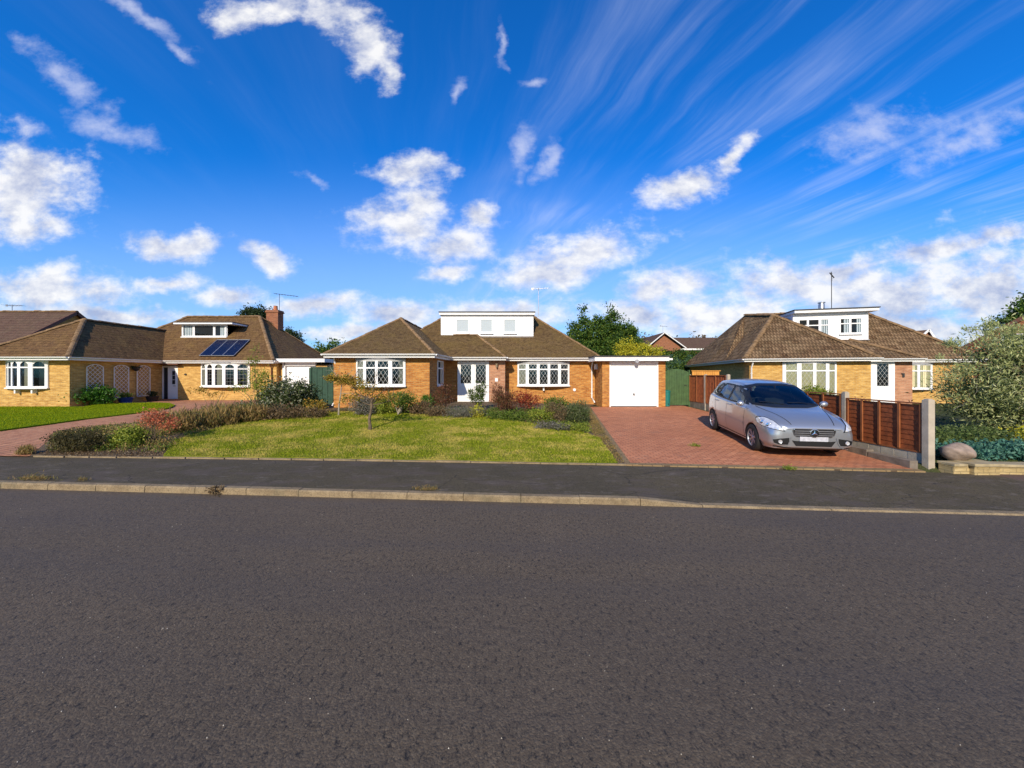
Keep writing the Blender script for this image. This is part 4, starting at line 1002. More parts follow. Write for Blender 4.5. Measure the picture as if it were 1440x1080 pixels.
# ------------------------------------------------------------------ fences, gates, walls, ornaments
FZ = 8.33
def fence_run():
    t = thing('fence', (FZ, 7.4, 0), 'red brown timber panel fence with pale concrete posts along the right of the driveway', 'fence')
    posts = [(7.40, CZ-.50, .13), (9.24, CZ-.44, .11), (11.0, CZ-.40, .11), (12.7, CZ-.2, .11), (14.25, CZ-.0, .11), (15.9, CZ-.0, .11), (17.35, CZ-.0, .11)]
    for y, zt, w in posts:
        mb = MB(); mb.bb(FZ-w/2, FZ+w/2, y-w/2, y+w/2, -.1, zt); mb.box((FZ, y, zt+.008), (w*.7, w*.7, .02)); mb.build('post', M['concrete'], t, bevel=.008)
    for k in range(6):
        ya, yb_ = posts[k][0]+.065, posts[k+1][0]-.065; L = yb_-ya
        top = (CZ-.585, CZ-.49, CZ-.45, CZ-.25, CZ-.03, CZ-.03)[k]; bot = (CZ-1.56, CZ-1.50, CZ-1.45, CZ-1.3, CZ-1.20, CZ-1.20)[k]
        mb = MB()
        if k < 4:
            n = 9; hh = (top-bot-.04)/n
            for i in range(n):      # waney lapped boards
                z0 = bot+i*hh; N = 6
                for j in range(N):
                    a, b = ya+L*j/N, ya+L*(j+1)/N
                    w0, w1 = .006*math.sin(i*2.1+j*1.7), .006*math.sin(i*2.1+(j+1)*1.7)
                    mb.face([(FZ-.020, b, z0+w1), (FZ-.020, a, z0+w0), (FZ-.010, a, z0+hh+.012), (FZ-.010, b, z0+hh+.012)])
                    mb.face([(FZ-.010, b, z0+w1), (FZ-.010, a, z0+w0), (FZ-.020, a, z0+w0), (FZ-.020, b, z0+w1)])
                mb.face([(FZ+.012, ya, z0), (FZ+.012, yb_, z0), (FZ+.006, yb_, z0+hh), (FZ+.006, ya, z0+hh)])
        else:
            n = 13
            for i in range(n):
                a = ya+L*i/n; b = ya+L*(i+1)/n
                mb.face([(FZ-.012, b-.008, bot), (FZ-.026, a, bot), (FZ-.026, a, top), (FZ-.012, b-.008, top)])
                mb.face([(FZ-.026, b, bot), (FZ-.012, b-.008, bot), (FZ-.012, b-.008, top), (FZ-.026, b, top)])
            mb.face([(FZ+.012, ya, bot), (FZ+.012, yb_, bot), (FZ+.012, yb_, top), (FZ+.012, ya, top)])
        p = mb.build('panel', M['fence_red'], t)
        b2 = MB(); b2.bb(FZ-.05, FZ+.03, ya, yb_, top-.01, top+.015); b2.bb(FZ-.04, FZ+.03, ya, yb_, bot-.03, bot)
        if k < 4:
            for s in ((.02, .27, .52, .76, .98) if k == 0 else (.02, .34, .66, .98)): b2.bb(FZ-.052, FZ-.027, ya+L*s-.022, ya+L*s+.022, bot, top)
        else:
            for s in (.02, .5, .98): b2.bb(FZ-.052, FZ-.027, ya+L*s-.022, ya+L*s+.022, bot, top)
        b2.build('batten', M['fence_pale'], p)
        g = MB(); gg = gz(FZ-.4, (ya+yb_)/2); n = 6
        for i in range(n): g.bb(FZ-.03+.004*(i % 2), FZ+.03, ya+L*i/n+.004, ya+L*(i+1)/n, gg-.25, bot-.032)
        g.build('gravel_board', M['concrete_dk'] if k > 1 else M['concrete'], t)
fence_run()
mb = MB(); y = 7.35
while y < 13.2:
    L = .9; zc = gz(8.0, y+L/2); mb.box((8.0, y+L/2, zc+.02), (.16, L-.01, .24)); y += L
E_ = mb.build('driveway_edging', M['concrete_dk'], bevel=.012); tag(E_, kind='structure')

# the far end of an orange fence beyond, in the right garden
t = thing('fence', (10.3, 20.5, .4), 'short sunlit orange timber fence panel behind the red brown fence', 'fence')
mb = MB()
for i in range(12): mb.bb(9.55+.12*i, 9.66+.12*i, 19.6, 19.62, .4, CZ+.19)
mb.build('panel', M['orange_wood'], t)
mb = MB(); mb.bb(9.5, 11.05, 19.57, 19.598, CZ+.19, CZ+.23); mb.bb(9.5, 11.05, 19.57, 19.598, CZ-.6, CZ-.53); mb.build('rail', M['orange_wood'], t)
# arched green gate
t = thing('garden_gate', (7.65, 17.3, .55), 'arched green painted timber gate between the garage and the red fence', 'gate')
mb = MB(); n = 11; x0, x1 = 7.03, 8.27
for i in range(n):
    a = x0+(x1-x0)*i/n; b = x0+(x1-x0)*(i+1)/n-.006
    za = CZ+.12+.15*(1-(2*(a-x0)/(x1-x0)-1)**2); zb = CZ+.12+.15*(1-(2*(b-x0)/(x1-x0)-1)**2)
    y = 17.30
    F4 = [(a, y, .58), (b, y, .58), (b, y, zb), (a, y, za)]; B4 = [(p[0], y+.025, p[2]) for p in F4]
    mb.face(F4); mb.face(B4[::-1])
    for i2 in range(4): j = (i2+1) % 4; mb.face([F4[j], F4[i2], B4[i2], B4[j]])
mb.build('boards', M['green_wood'], t)
mb = MB(); mb.bb(7.0, 7.04, 17.33, 17.42, .5, CZ+.2); mb.bb(8.26, 8.31, 17.27, 17.42, .5, CZ+.22); mb.build('gate_post', M['green_wood'], t)
mb = MB(); mb.bb(8.05, 8.17, 17.28, 17.298, 1.5, 1.53); mb.build('latch', M['dark_metal'], t)
t = thing('water_butt', (7.1, 17.0, .55), 'narrow teal plastic bin tucked against the green gate', 'bin')
mb = MB(); mb.lathe([(0, .02), (.13, .02), (.15, .65), (.16, .66), (.16, .72), (.10, .76), (0, .77)], 16, c=(7.14, 17.05, .53)); mb.build('barrel', M['teal'], t, smooth=True)
mb = MB(); mb.tube([(7.14, 16.90, .68), (7.14, 16.86, .66)], .015, 6); mb.build('tap', M['dark_metal'], t)
# dark green gate on the left
t = thing('garden_gate', (-8.1, 16.0, .6), 'plain dark green close boarded gate left of the middle bungalow', 'gate')
mb = MB(); x0, x1, y = -8.66, -7.62, 16.0; n = 9
for i in range(n):
    a = x0+(x1-x0)*i/n; mb.bb(a, a+(x1-x0)/n-.008, y-(.012 if i % 2 else 0), y+.02, .45, CZ+.30)
mb.build('boards', M['green_dark'], t)
mb = MB(); mb.bb(x0-.04, x1+.04, y-.03, y+.03, CZ+.302, CZ+.34); mb.bb(x1, x1+.10, y-.04, y+.06, .4, CZ+.30); mb.bb(x0-.10, x0, y-.04, y+.06, .4, CZ+.30); mb.build('gate_frame', M['green_dark'], t)

# low garden wall on the right
t = thing('garden_wall', (10, 7.1, 0), 'low buff stone garden wall with flat copings beside the pavement', 'wall')
def rw(x0, x1, y0, y1, z0, z1, nm, mt, bev=.01):
    mb = MB(); mb.bb(x0, x1, y0, y1, z0, z1); return mb.build(nm, M[mt], t, bevel=bev)
rw(8.72, 9.2, yb(9)+.05-.1, yb(9)+.32, -.05, .27, 'pier', 'wallstone'); 
mb = MB(); x = 8.42
mb.bb(8.42, 8.72, 7.05, 7.30, -.05, .25)
for i in range(12): a = 9.2+.9*i; mb.box((a+.45, yb(a+.45)+.16, .10), (.9, .22, .30), rz=-.09)
mb.build('wall_body', M['wallstone'], t)
mb = MB(); mb.bb(8.68, 9.24, yb(9)-.09, yb(9)+.36, .272, .325); mb.bb(8.42, 8.68, 7.03, 7.33, .252, .30)
for i in range(20): a = 9.24+.5*i; mb.box((a+.25, yb(a+.25)+.16, .275+random.uniform(-.004, .004)), (.49, .28, .05), rz=-.09+random.uniform(-.01, .01))
mb.build('coping', M['coping'], t, bevel=.008)
# boulder
def pebble(name, loc, r, mat, label, cat):
    bm = bmesh.new(); bmesh.ops.create_icosphere(bm, subdivisions=4, radius=1)
    for v in bm.verts:
        n = v.co.normalized(); k = 1+.07*math.sin(3*n.x+1)+.06*math.sin(4*n.y*n.z+2)+.05*math.cos(5*n.z+n.x*3)+.02*math.sin(11*n.x+7*n.z)
        v.co = Vector((n.x*r[0], n.y*r[1], n.z*r[2]))*k
    for f in bm.faces: f.smooth = True
    me = bpy.data.meshes.new(name); bm.to_mesh(me); bm.free(); me.materials.append(mat)
    o = bpy.data.objects.new(name, me); COL.objects.link(o); o.location = loc; tag(o, label, cat); return o
pebble('boulder', (8.80, 7.32, .47), (.255, .22, .165), M['stone'], 'smooth round grey pink boulder resting on the low garden wall', 'boulder')

# trellises on the left bungalow's side wall
trl = ['white arched lattice trellis on the shaded wall, partly hidden behind the round green bush',
       'white arched lattice trellis in the middle, above the blue pot', 'white arched lattice trellis nearest the front door of the left bungalow']
for k, (ya, yb2) in enumerate(((17.42, 18.12), (18.62, 19.32), (19.76, 20.46))):
    t = thing('trellis', (-20.05, (ya+yb2)/2, .8), trl[k], 'trellis', 'white trellises on the side wall')
    z0, z1 = .85, 2.36; X = -20.03; mb = MB(); hw = (yb2-ya)/2; yc = (ya+yb2)/2; N = 10
    arch = [(X, yc-hw+2*hw*i/N, z1+.14*(1-(2*i/N-1)**2)) for i in range(N+1)]
    mb.bar((X, ya, z0), (X, ya, z1), .03, .03); mb.bar((X, yb2, z0), (X, yb2, z1), .03, .03); mb.bar((X, ya, z0), (X, yb2, z0), .03, .03)
    for i in range(N): mb.bar(arch[i], arch[i+1], .03, .03)
    mb.build('frame', M['white_paint'], t)
    mb = MB(); d = .21
    def ztop(y): return z1+.14*(1-((y-yc)/hw)**2)
    for s in (1, -1):
        c = -3.0
        while c < 3.0:
            seg = []
            for i in range(41):
                y = ya+(yb2-ya)*i/40; z = z0+ (c + s*(y-yc))+.7
                if z0 <= z <= ztop(y): seg.append((X+.004*s, y, z))
            if len(seg) > 2: mb.bar(seg[0], seg[-1], .006, .015)
            c += d
    mb.build('lattice', M['white_paint'], t)
t = thing('plant_pot', (-19.6, 18.75, .55), 'blue glazed pot with a leafy plant below the trellis', 'plant pot', world=False)
mb = MB(); mb.lathe([(0, .0), (.22, .0), (.30, .26), (.33, .28), (.29, .30), (.27, .26), (0, .25)], 20); mb.build('pot', M['blue_pot'], t, smooth=True)
leaves('foliage', [(0, 0, .38, .22, .22, .14)], LM['mid'], t, 26, 22, .05, .07)
t = thing('plant_pot', (-19.55, 20.1, .55), 'dark pot with a dark plant near the left front door', 'plant pot', world=False)
mb = MB(); mb.lathe([(0, .0), (.2, .0), (.27, .24), (.30, .26), (.25, .28), (.23, .24), (0, .23)], 20); mb.build('pot', M['dark_pot'], t, smooth=True)
leaves('foliage', [(0, 0, .38, .24, .24, .18)], LM['dark'], t, 26, 22, .05, .07)
t = thing('hanging_basket', (-19.95, 19.6, 2.35), 'small dark hanging basket on the shaded wall between two trellises', 'hanging basket', world=False)
mb = MB(); mb.lathe([(0, -.16), (.08, -.14), (.14, -.06), (.16, .02), (.12, .02), (0, .0)], 14, c=(.02, 0, 0)); mb.build('basket', M['dark_pot'], t, smooth=True)
mb = MB(); mb.bar((-.14, 0, .22), (.04, 0, .22), .015, .015); mb.bar((.04, 0, .22), (.02, 0, .02), .008, .008); mb.build('bracket', M['dark_metal'], t)
leaves('foliage', [(.02, 0, .04, .15, .15, .10)], LM['dark'], t, 12, 20, .04, .05)

# ------------------------------------------------------------------ the car
def cr(p0, p1, p2, p3, t):
    return .5*((2*p1)+(-p0+p2)*t+(2*p0-5*p1+4*p2-p3)*t*t+(-p0+3*p1-3*p2+p3)*t**3)
ST = [  # x, zb, wl, w, wb, zbelt, wr, zr, zt, w3 z-levels implied
 (.790, .27, .48, .60, .56, .60, .48, .650, .660),
 (.765, .235, .62, .71, .655, .635, .54, .700, .712),
 (.690, .205, .72, .80, .74, .69, .60, .760, .780),
 (.540, .19, .77, .845, .79, .755, .63, .825, .855),
 (.30, .18, .80, .872, .82, .83, .64, .895, .935),
 (.0, .17, .82, .878, .83, .895, .65, .965, 1.0),
 (-.22, .17, .83, .880, .835, .935, .665, 1.02, 1.06),
 (-.34, .17, .83, .881, .838, .95, .665, 1.09, 1.135),
 (-.65, .17, .83, .882, .84, .965, .640, 1.27, 1.325),
 (-.95, .17, .83, .882, .84, .98, .605, 1.41, 1.475),
 (-1.18, .17, .83, .882, .84, .99, .588, 1.465, 1.535),
 (-1.6, .17, .83, .882, .84, 1.0, .585, 1.50, 1.578),
 (-2.1, .17, .83, .882, .84, 1.02, .58, 1.505, 1.585),
 (-2.55, .18, .82, .878, .83, 1.045, .565, 1.48, 1.56),
 (-2.85, .20, .80, .865, .81, 1.06, .545, 1.44, 1.515),
 (-2.98, .22, .78, .845, .79, 1.05, .53, 1.37, 1.43),
 (-3.05, .25, .74, .81, .75, 1.02, .55, 1.15, 1.18),
 (-3.09, .28, .68, .74, .68, .98, .53, 1.02, 1.04)]
def prof(s):
    x, zb, wl, w, wb, zbt, wr, zr, zt = s
    zm = zb+(zbt-zb)*.42; 
    return [(0, zb), (wl*.6, zb), (wl*.96, zb+.005), (wl, zb+.04), (w-.012, zb+(zm-zb)*.55), (w, zm), (w-.002, zm+(zbt-zm)*.42), (wb+.022, zbt-.055), (wb, zbt),
            (wb-.02, zbt+.02), (wb-.02+(wr-wb+.02)*.5+.012, zbt+(zr-zbt)*.52), (wr, zr), (wr*.86, zr+(zt-zr)*.55), (wr*.5, zt-(zt-zr)*.14), (0, zt)]
def car_body():
    keys = [prof(s) for s in ST]; xs = [s[0] for s in ST]; nk = len(keys); npf = len(keys[0])
    rows = []
    for i in range(nk-1):
        n = 5 if abs(xs[i+1]-xs[i]) > .08 else 3
        for j in range(n if i < nk-2 else n+1):
            t = j/n; ii = [max(0, i-1), i, i+1, min(nk-1, i+2)]
            x = cr(*[xs[k] for k in ii], t)
            rows.append((x, [(cr(*[keys[k][m][0] for k in ii], t), cr(*[keys[k][m][1] for k in ii], t)) for m in range(npf)]))
    full = []
    for x, pr in rows:
        dn = []
        for m in range(npf-1):
            for j in range(4):
                t = j/4; ii = [max(0, m-1), m, m+1, min(npf-1, m+2)]
                dn.append((max(0, cr(*[pr[k][0] for k in ii], t)), cr(*[pr[k][1] for k in ii], t)))
        dn.append(pr[-1])
        full.append([(x, y, z) for y, z in dn]+[(x, -y, z) for y, z in dn[-2:0:-1]])
    bm = bmesh.new(); V = [[bm.verts.new(p) for p in r] for r in full]; m = len(full[0])
    for i in range(len(V)-1):
        for j in range(m): bm.faces.new((V[i][j], V[i][(j+1) % m], V[i+1][(j+1) % m], V[i+1][j]))
    bm.faces.new(V[0][::-1]); bm.faces.new(V[-1])
    bmesh.ops.recalc_face_normals(bm, faces=bm.faces[:])
    for f in bm.faces: f.smooth = True
    return bm
carpaint = NT('silver_paint'); _p = carpaint.obj()
_c = carpaint.mix(carpaint.mr(carpaint.noise(_p, 3, 3), .3, .7, 0, .2), (.43, .445, .47), (.38, .395, .42))
_b = carpaint.bsdf(_c, .30, Metallic=.70, spec=.5); carpaint.set(_b, 'Coat Weight', .7); carpaint.set(_b, 'Coat Roughness', .04); M['paint'] = carpaint.out(_b)
_t = NT('car_glass'); _g = _t.n('ShaderNodeBsdfGlossy', {'Color': (.85, .93, 1), 'Roughness': .03}); _tr = _t.n('ShaderNodeBsdfTransparent', {'Color': (.50, .62, .62)})
_f = _t.n('ShaderNodeFresnel', {'IOR': 1.5}); _m = _t.n('ShaderNodeMixShader'); _t.set(_m, 0, _t.math('ADD', _t.math('MULTIPLY', _f.outputs[0], 1.2), .02)); _t.set(_m, 1, _tr); _t.set(_m, 2, _g); M['cglass'] = _t.out(_m)
_t = NT('headlamp_glass'); _b = _t.bsdf(_t.mix(_t.mr(_t.noise(_t.obj(), 14, 2), .35, .65), (.55, .56, .58), (.85, .86, .88)), .08, Metallic=.35, spec=.7); _t.set(_b, 'Coat Weight', 1.0); M['lamp'] = _t.out(_b)
M['chrome'] = plain('bright_chrome', (.75, .75, .77), .12, metal=1.0, var=.02)
M['alloy'] = plain('alloy_wheel', (.52, .52, .54), .3, metal=.7, var=.05)
M['tyre'] = plain('tyre_rubber', (.018, .018, .018), .8)
M['black'] = plain('black_trim', (.012, .012, .013), .45)
M['grille'] = plain('grille_slats', (.28, .28, .30), .35, metal=.6)
M['plate'] = plain('blurred_white_plate', (.50, .51, .56), .4, var=.30, scale=9)
M['amber'] = plain('amber_lens', (.5, .2, .02), .2)
M['redlens'] = plain('red_lens', (.35, .01, .01), .2)
M['seat_cloth'] = plain('dark_seat_cloth', (.03, .03, .035), .9)
CF = Vector((6.60, 8.72, 0))
cyaw = -.17
cz_f = gz(6.6, 8.7)+.022; cz_r = gz(7.0, 11.2)+.022
car = thing('car', (CF.x, CF.y, cz_f), 'silver five door hatchback parked nose out on the red brick driveway', 'car', world=False)
# local: x forward, y to the car's left
fx = Vector((math.sin(cyaw), -math.cos(cyaw), (cz_f-cz_r)/2.57)).normalized(); ly = Vector((math.cos(cyaw), math.sin(cyaw), 0)); ly = (ly-fx*ly.dot(fx)).normalized(); uz = fx.cross(ly)
car.matrix_world = Matrix(((fx.x, ly.x, uz.x, CF.x), (fx.y, ly.y, uz.y, CF.y), (fx.z, ly.z, uz.z, cz_f), (0, 0, 0, 1)))
FR[car] = Vector((0, 0, 0))
bm = car_body(); bvh = BVHTree.FromBMesh(bm)
me = bpy.data.meshes.new('body'); bm.to_mesh(me); bm.free(); me.materials.append(M['paint']); me.materials.append(M['black'])
body = bpy.data.objects.new('body', me); COL.objects.link(body)
cut = MB()
for x in (0, -2.568):
    cut.lathe([(0, -1.2), (.355, -1.2), (.355, 1.2), (0, 1.2)], 40, axis='Y', c=(x, 0, .30))
co = cut.build('wheel_cutter', M['black']); 
bmx = bmesh.new(); bmx.from_mesh(co.data); bmesh.ops.remove_doubles(bmx, verts=bmx.verts, dist=1e-4); bmesh.ops.recalc_face_normals(bmx, faces=bmx.faces[:]); bmx.to_mesh(co.data); bmx.free()
bo = body.modifiers.new('arches', 'BOOLEAN'); bo.object = co; bo.operation = 'DIFFERENCE'; bo.solver = 'EXACT'
try: bo.material_mode = 'TRANSFER'
except Exception: pass
bpy.context.view_layer.update()
dg = bpy.context.evaluated_depsgraph_get(); nm = bpy.data.meshes.new_from_object(body.evaluated_get(dg))
body.modifiers.clear(); body.data = nm; nm.name = 'body'
bpy.data.objects.remove(co, do_unlink=True)
body.parent = car; FR[body] = Vector((0, 0, 0))
for p in nm.polygons:
    c = p.center
    if abs(p.normal.y) < .8 and min((c.x-0)**2+(c.z-.3)**2, (c.x+2.568)**2+(c.z-.3)**2) < .357**2 : p.use_smooth = True
def shell(poly, basis, off=.004, step=.05):
    """drape a flat outline onto the body along a viewing direction; returns bmesh-like MB faces"""
    o, ex, ey, dr = [Vector(q) for q in basis]
    b = bmesh.new(); b.faces.new([b.verts.new((p[0], p[1], 0)) for p in poly])
    x0, x1 = min(p[0] for p in poly), max(p[0] for p in poly); y0, y1 = min(p[1] for p in poly), max(p[1] for p in poly)
    for ax, (a, c) in enumerate(((x0, x1), (y0, y1))):
        t = math.ceil(a/step)*step
        while t < c:
            bmesh.ops.bisect_plane(b, geom=b.verts[:]+b.edges[:]+b.faces[:], plane_co=((t, 0, 0), (0, t, 0))[ax], plane_no=((1, 0, 0), (0, 1, 0))[ax], dist=1e-6); t += step
    pos = {}
    for v in b.verts:
        q = o+ex*v.co.x+ey*v.co.y
        h, n, _, _ = bvh.ray_cast(q, dr)
        if h is None:
            h, n, _, _ = bvh.find_nearest(q+dr*1.0)
        pos[v.index] = None; v.co = h+(n if n.dot(dr) < 0 else -n)*off
    return b
def add_shell(name, polys, basis, mat, parent, off=.004, step=.05):
    bb = bmesh.new(); me = bpy.data.meshes.new(name)
    for p in polys:
        b = shell(p, basis, off, step); tmp = bpy.data.meshes.new('t'); b.to_mesh(tmp); b.free(); bb.from_mesh(tmp); bpy.data.meshes.remove(tmp)
    ed = [e for e in bb.edges if e.is_boundary]
    bmesh.ops.recalc_face_normals(bb, faces=bb.faces[:])
    for f in bb.faces: f.smooth = True
    bb.to_mesh(me); bb.free(); me.materials.append(mat)
    o = bpy.data.objects.new(name, me); COL.objects.link(o); o.parent = parent; FR[o] = Vector((0, 0, 0)); return o
def side(s): return ((0, s*2, 0), (1, 0, 0), (0, 0, 1), (0, -s, 0))
front = ((3, 0, 0), (0, 1, 0), (0, 0, 1), (-1, 0, 0))
def strip(pts, w):
    out = []
    for a, b in zip(pts[:-1], pts[1:]):
        a, b = Vector(a), Vector(b); d = (b-a).normalized(); n = Vector((-d.y, d.x))*w/2
        out.append([a-n, b-n, b+n, a+n])
    return out
WS = [(-.73, 1.07), (-.35, 1.035), (.35, 1.035), (.73, 1.07), (.665, 1.28), (.585, 1.44), (.3, 1.49), (-.3, 1.49), (-.585, 1.44), (-.665, 1.28)]
RW = [(-.60, 1.12), (.60, 1.12), (.55, 1.28), (.47, 1.40), (-.47, 1.40), (-.55, 1.28)]
SW = [[(-.62, 1.035), (-.72, 1.19), (-1.04, 1.365), (-1.35, 1.42), (-1.5, 1.43), (-1.5, 1.035)],
      [(-1.57, 1.04), (-1.57, 1.435), (-2.1, 1.44), (-2.22, 1.43), (-2.30, 1.075)],
      [(-2.37, 1.085), (-2.32, 1.42), (-2.47, 1.41), (-2.64, 1.31), (-2.72, 1.14)]]
QW = [(-.40, 1.03), (-.57, 1.035), (-.64, 1.16), (-.55, 1.11)]
def inside(p, poly, grow=0):
    x, y = p; c = False; n = len(poly); d = 9
    for k in range(n):
        (x1, y1), (x2, y2) = poly[k], poly[(k+1) % n]
        if (y1 > y) != (y2 > y) and x < (x2-x1)*(y-y1)/(y2-y1)+x1: c = not c
        e = Vector((x2-x1, y2-y1)); q = Vector((x-x1, y-y1)); u = max(0, min(1, q.dot(e)/e.length_squared)); d = min(d, (q-e*u).length)
    return c or d < grow
bm = bmesh.new(); bm.from_mesh(nm); kill = []
bmesh.ops.subdivide_edges(bm, edges=[e for e in bm.edges if min(v.co.z for v in e.verts) > .93 and e.calc_length() > .035], cuts=1, use_grid_fill=True)
for f in bm.faces:
    vs = [v.co for v in f.verts]
    if min(v.z for v in vs) < 1.0: continue
    if all(v.x > -1.3 and inside((v.y, v.z), WS, .004) for v in vs) and f.normal.x > .15: kill.append(f)
    elif all(v.x < -2.7 and inside((v.y, v.z), RW, .004) for v in vs) and f.normal.x < -.15: kill.append(f)
    elif abs(f.normal.y) > .45 and any(all(inside((v.x, v.z), P_, .004) for v in vs) for P_ in SW): kill.append(f)
bmesh.ops.delete(bm, geom=kill, context='FACES'); bm.to_mesh(nm); bm.free()
back_v = ((-6, 0, 0), (0, 1, 0), (0, 0, 1), (1, 0, 0))
def ring(P_, w): return strip(list(P_)+[P_[0]], w)
add_shell('windscreen', [WS], front, M['cglass'], car, .007)
add_shell('windscreen_seal', ring(WS, .05), front, M['black'], body, .010, .04)
add_shell('rear_window', [RW], back_v, M['cglass'], car, .007)
add_shell('rear_seal', ring(RW, .06), back_v, M['black'], body, .010, .04)
cab = MB(); cab.bb(-2.85, -.32, -.76, .76, .30, .34); cab.bb(-2.85, -.35, -.775, -.74, .34, .94); cab.bb(-2.85, -.35, .74, .775, .34, .94); cab.bb(-2.85, -2.6, -.74, .74, .34, 1.02)
cab.build('cabin_lining', M['seat_cloth'], car)
d_ = MB(); d_.bb(-.78, -.34, -.73, .73, .78, .985); d_.box((-.66, -.36, 1.01), (.16, .42, .08)); d_.build('dashboard', M['black'], car)
hl_ = MB(); hl_.bb(-2.5, -1.25, -.50, .50, 1.452, 1.462); hl_.build('headlining', M['curtain'], car)
for sy in (-.36, .36):
    q_ = MB(); q_.box((-1.28, sy, .56), (.50, .50, .16)); q_.box((-1.60, sy, .88), (.13, .48, .62), rot=Matrix.Rotation(-.22, 3, 'Y')); q_.box((-1.70, sy, 1.26), (.09, .25, .17), rot=Matrix.Rotation(-.15, 3, 'Y'))
    q_.build('front_seat', M['seat_cloth'], car, bevel=.03)
q_ = MB(); q_.box((-2.15, 0, .56), (.48, 1.3, .16)); q_.box((-2.42, 0, .88), (.13, 1.28, .58), rot=Matrix.Rotation(-.25, 3, 'Y'))
for sy in (-.38, .38): q_.box((-2.50, sy, 1.22), (.08, .25, .14))
q_.build('rear_seat', M['seat_cloth'], car, bevel=.03)
w_ = MB(); N = 28; c_ = Vector((-.92, -.36, 1.0)); ax = Vector((-.9, 0, .42)).normalized(); u_ = Vector((0, 1, 0)); v_ = ax.cross(u_)
w_.tube([c_+(u_*math.cos(6.2832*k/N)+v_*math.sin(6.2832*k/N))*.185 for k in range(N+1)], .015, 6, cap=False)
for a_ in (.2, 2.9, 4.71): w_.bar(c_, c_+(u_*math.cos(a_)+v_*math.sin(a_))*.18, .03, .02)
w_.bar(c_, c_-ax*.25, .05, .05); w_.build('steering_wheel', M['black'], car)
m = MB(); m.box((-.86, 0, 1.37), (.02, .22, .06)); m.bar((-.86, 0, 1.40), (-.84, 0, 1.47), .015, .015); m.build('rear_view_mirror', M['black'], car)
for s in (1, -1):
    add_shell('window_pillar', strip([(-1.535, 1.02), (-1.535, 1.44)], .075)+strip([(-2.335, 1.06), (-2.30, 1.435)], .075)+[QW], side(s), M['black'], body, .006)
    for P_ in SW:
        add_shell('side_window', [P_], side(s), M['cglass'], car, .006)
        add_shell('window_trim', ring(P_, .04), side(s), M['black'], body, .009, .04)
    add_shell('door_moulding', strip([(-.46, .565), (-2.14, .585)], .035), side(s), M['paint'], body, .014, .06)
    seams = strip([(-.42, .98), (-.44, .60), (-.42, .28), (-.50, .235), (-1.50, .235), (-1.53, .6), (-1.53, 1.0)], .012)+strip([(-1.53, .235), (-2.10, .235), (-2.16, .42), (-2.30, .66), (-2.42, 1.03)], .012)
    add_shell('door_seam', seams, side(s), M['black'], body, .004, .06)
    add_shell('sill_trim', strip([(-.38, .225), (-2.2, .225)], .03), side(s), M['black'], body, .002, .1)
    for hx in (-1.36, -2.25):
        m = MB(); zc = .93 if hx > -2 else .95; h, n, _, _ = bvh.ray_cast(Vector((hx, s*2, zc)), Vector((0, -s, 0)))
        yy = h.y; m.tube([(hx-.09, yy, zc), (hx-.07, yy+s*.03, zc), (hx+.07, yy+s*.03, zc), (hx+.09, yy, zc)], .014, 8); m.build('door_handle', M['paint'], body, smooth=True)
    # headlamp: swept back into the wing
    ob = Vector((1, s*.62, .12)).normalized(); o0 = ob*2+Vector((.3, s*.63, .69)); ex = Vector((-ob.y, ob.x, 0)).normalized()*(-s); ex = Vector((ob.y*s, -ob.x*s, 0)).normalized()*-1*s
    ey = ob.cross(ex); ey = ey if ey.z > 0 else -ey
    ex = (Vector((0, s, 0))-ob*Vector((0, s, 0)).dot(ob)).normalized()
    ey = (Vector((0, 0, 1))-ob*ob.z); ey -= ex*ey.dot(ex); ey.normalize()
    hl = [(-.27, -.115), (-.10, -.085), (.10, -.035), (.205, .02), (.235, .09), (.20, .125), (.06, .115), (-.10, .05), (-.22, -.04)]; hl = [(x*1.08, y*1.15) for x, y in hl]
    add_shell('lamp_recess', [[(x*1.10, y*1.16) for x, y in hl]], (o0, ex, ey, -ob), M['black'], body, .002, .04)
    hd = add_shell('headlight', [hl], (o0, ex, ey, -ob), M['lamp'], car, .012, .04)
    for cx_, cy_, rr in ((-.02, -.015, .045), (.10, .04, .038)):
        q = o0+ex*cx_+ey*cy_; h, n, _, _ = bvh.ray_cast(q, -ob)
        if h:
            m = MB(); c = h+ob*.016; N = 18
            ringo = [c+(ex*math.cos(6.283*k/N)+ey*math.sin(6.283*k/N))*rr for k in range(N)]; ringi = [c+ob*.004+(ex*math.cos(6.283*k/N)+ey*math.sin(6.283*k/N))*rr*.75 for k in range(N)]
            for k in range(N): m.face([ringo[k], ringo[(k+1) % N], ringi[(k+1) % N], ringi[k]])
            m.face(ringi); m.build('projector', M['chrome'], hd, smooth=True)
    # fog lamp opening
    add_shell('fog_grille', [[(s*.47, .385), (s*.50, .315), (s*.66, .315), (s*.745, .345), (s*.765, .41), (s*.66, .44), (s*.47, .465)]], front, M['black'], body, .004, .04)
    h, n, _, _ = bvh.ray_cast(Vector((3, s*.64, .375)), Vector((-1, 0, 0)))
    m = MB(); m.lathe([(0, 0), (.026, 0), (.036, .004), (.042, -.01)], 16, axis='Y'); 
    Mx = n.to_track_quat('Y', 'Z').to_matrix(); m.v = [Mx @ p + h+n*.012 for p in m.v]; m.build('fog_lamp', M['lamp'], car, smooth=True)
    m = MB(); m.bar((-.50, s*.86, 1.04), (-.50, s*.93, 1.045), .05, .03); m.build('mirror_arm', M['black'], car)
    b = bmesh.new(); bmesh.ops.create_icosphere(b, subdivisions=3, radius=1)
    for v in b.verts: v.co = Vector((max(v.co.x, -.35)*.075-.50, v.co.y*.09+s*.93, v.co.z*.07+1.055))
    for f in b.faces: f.smooth = True
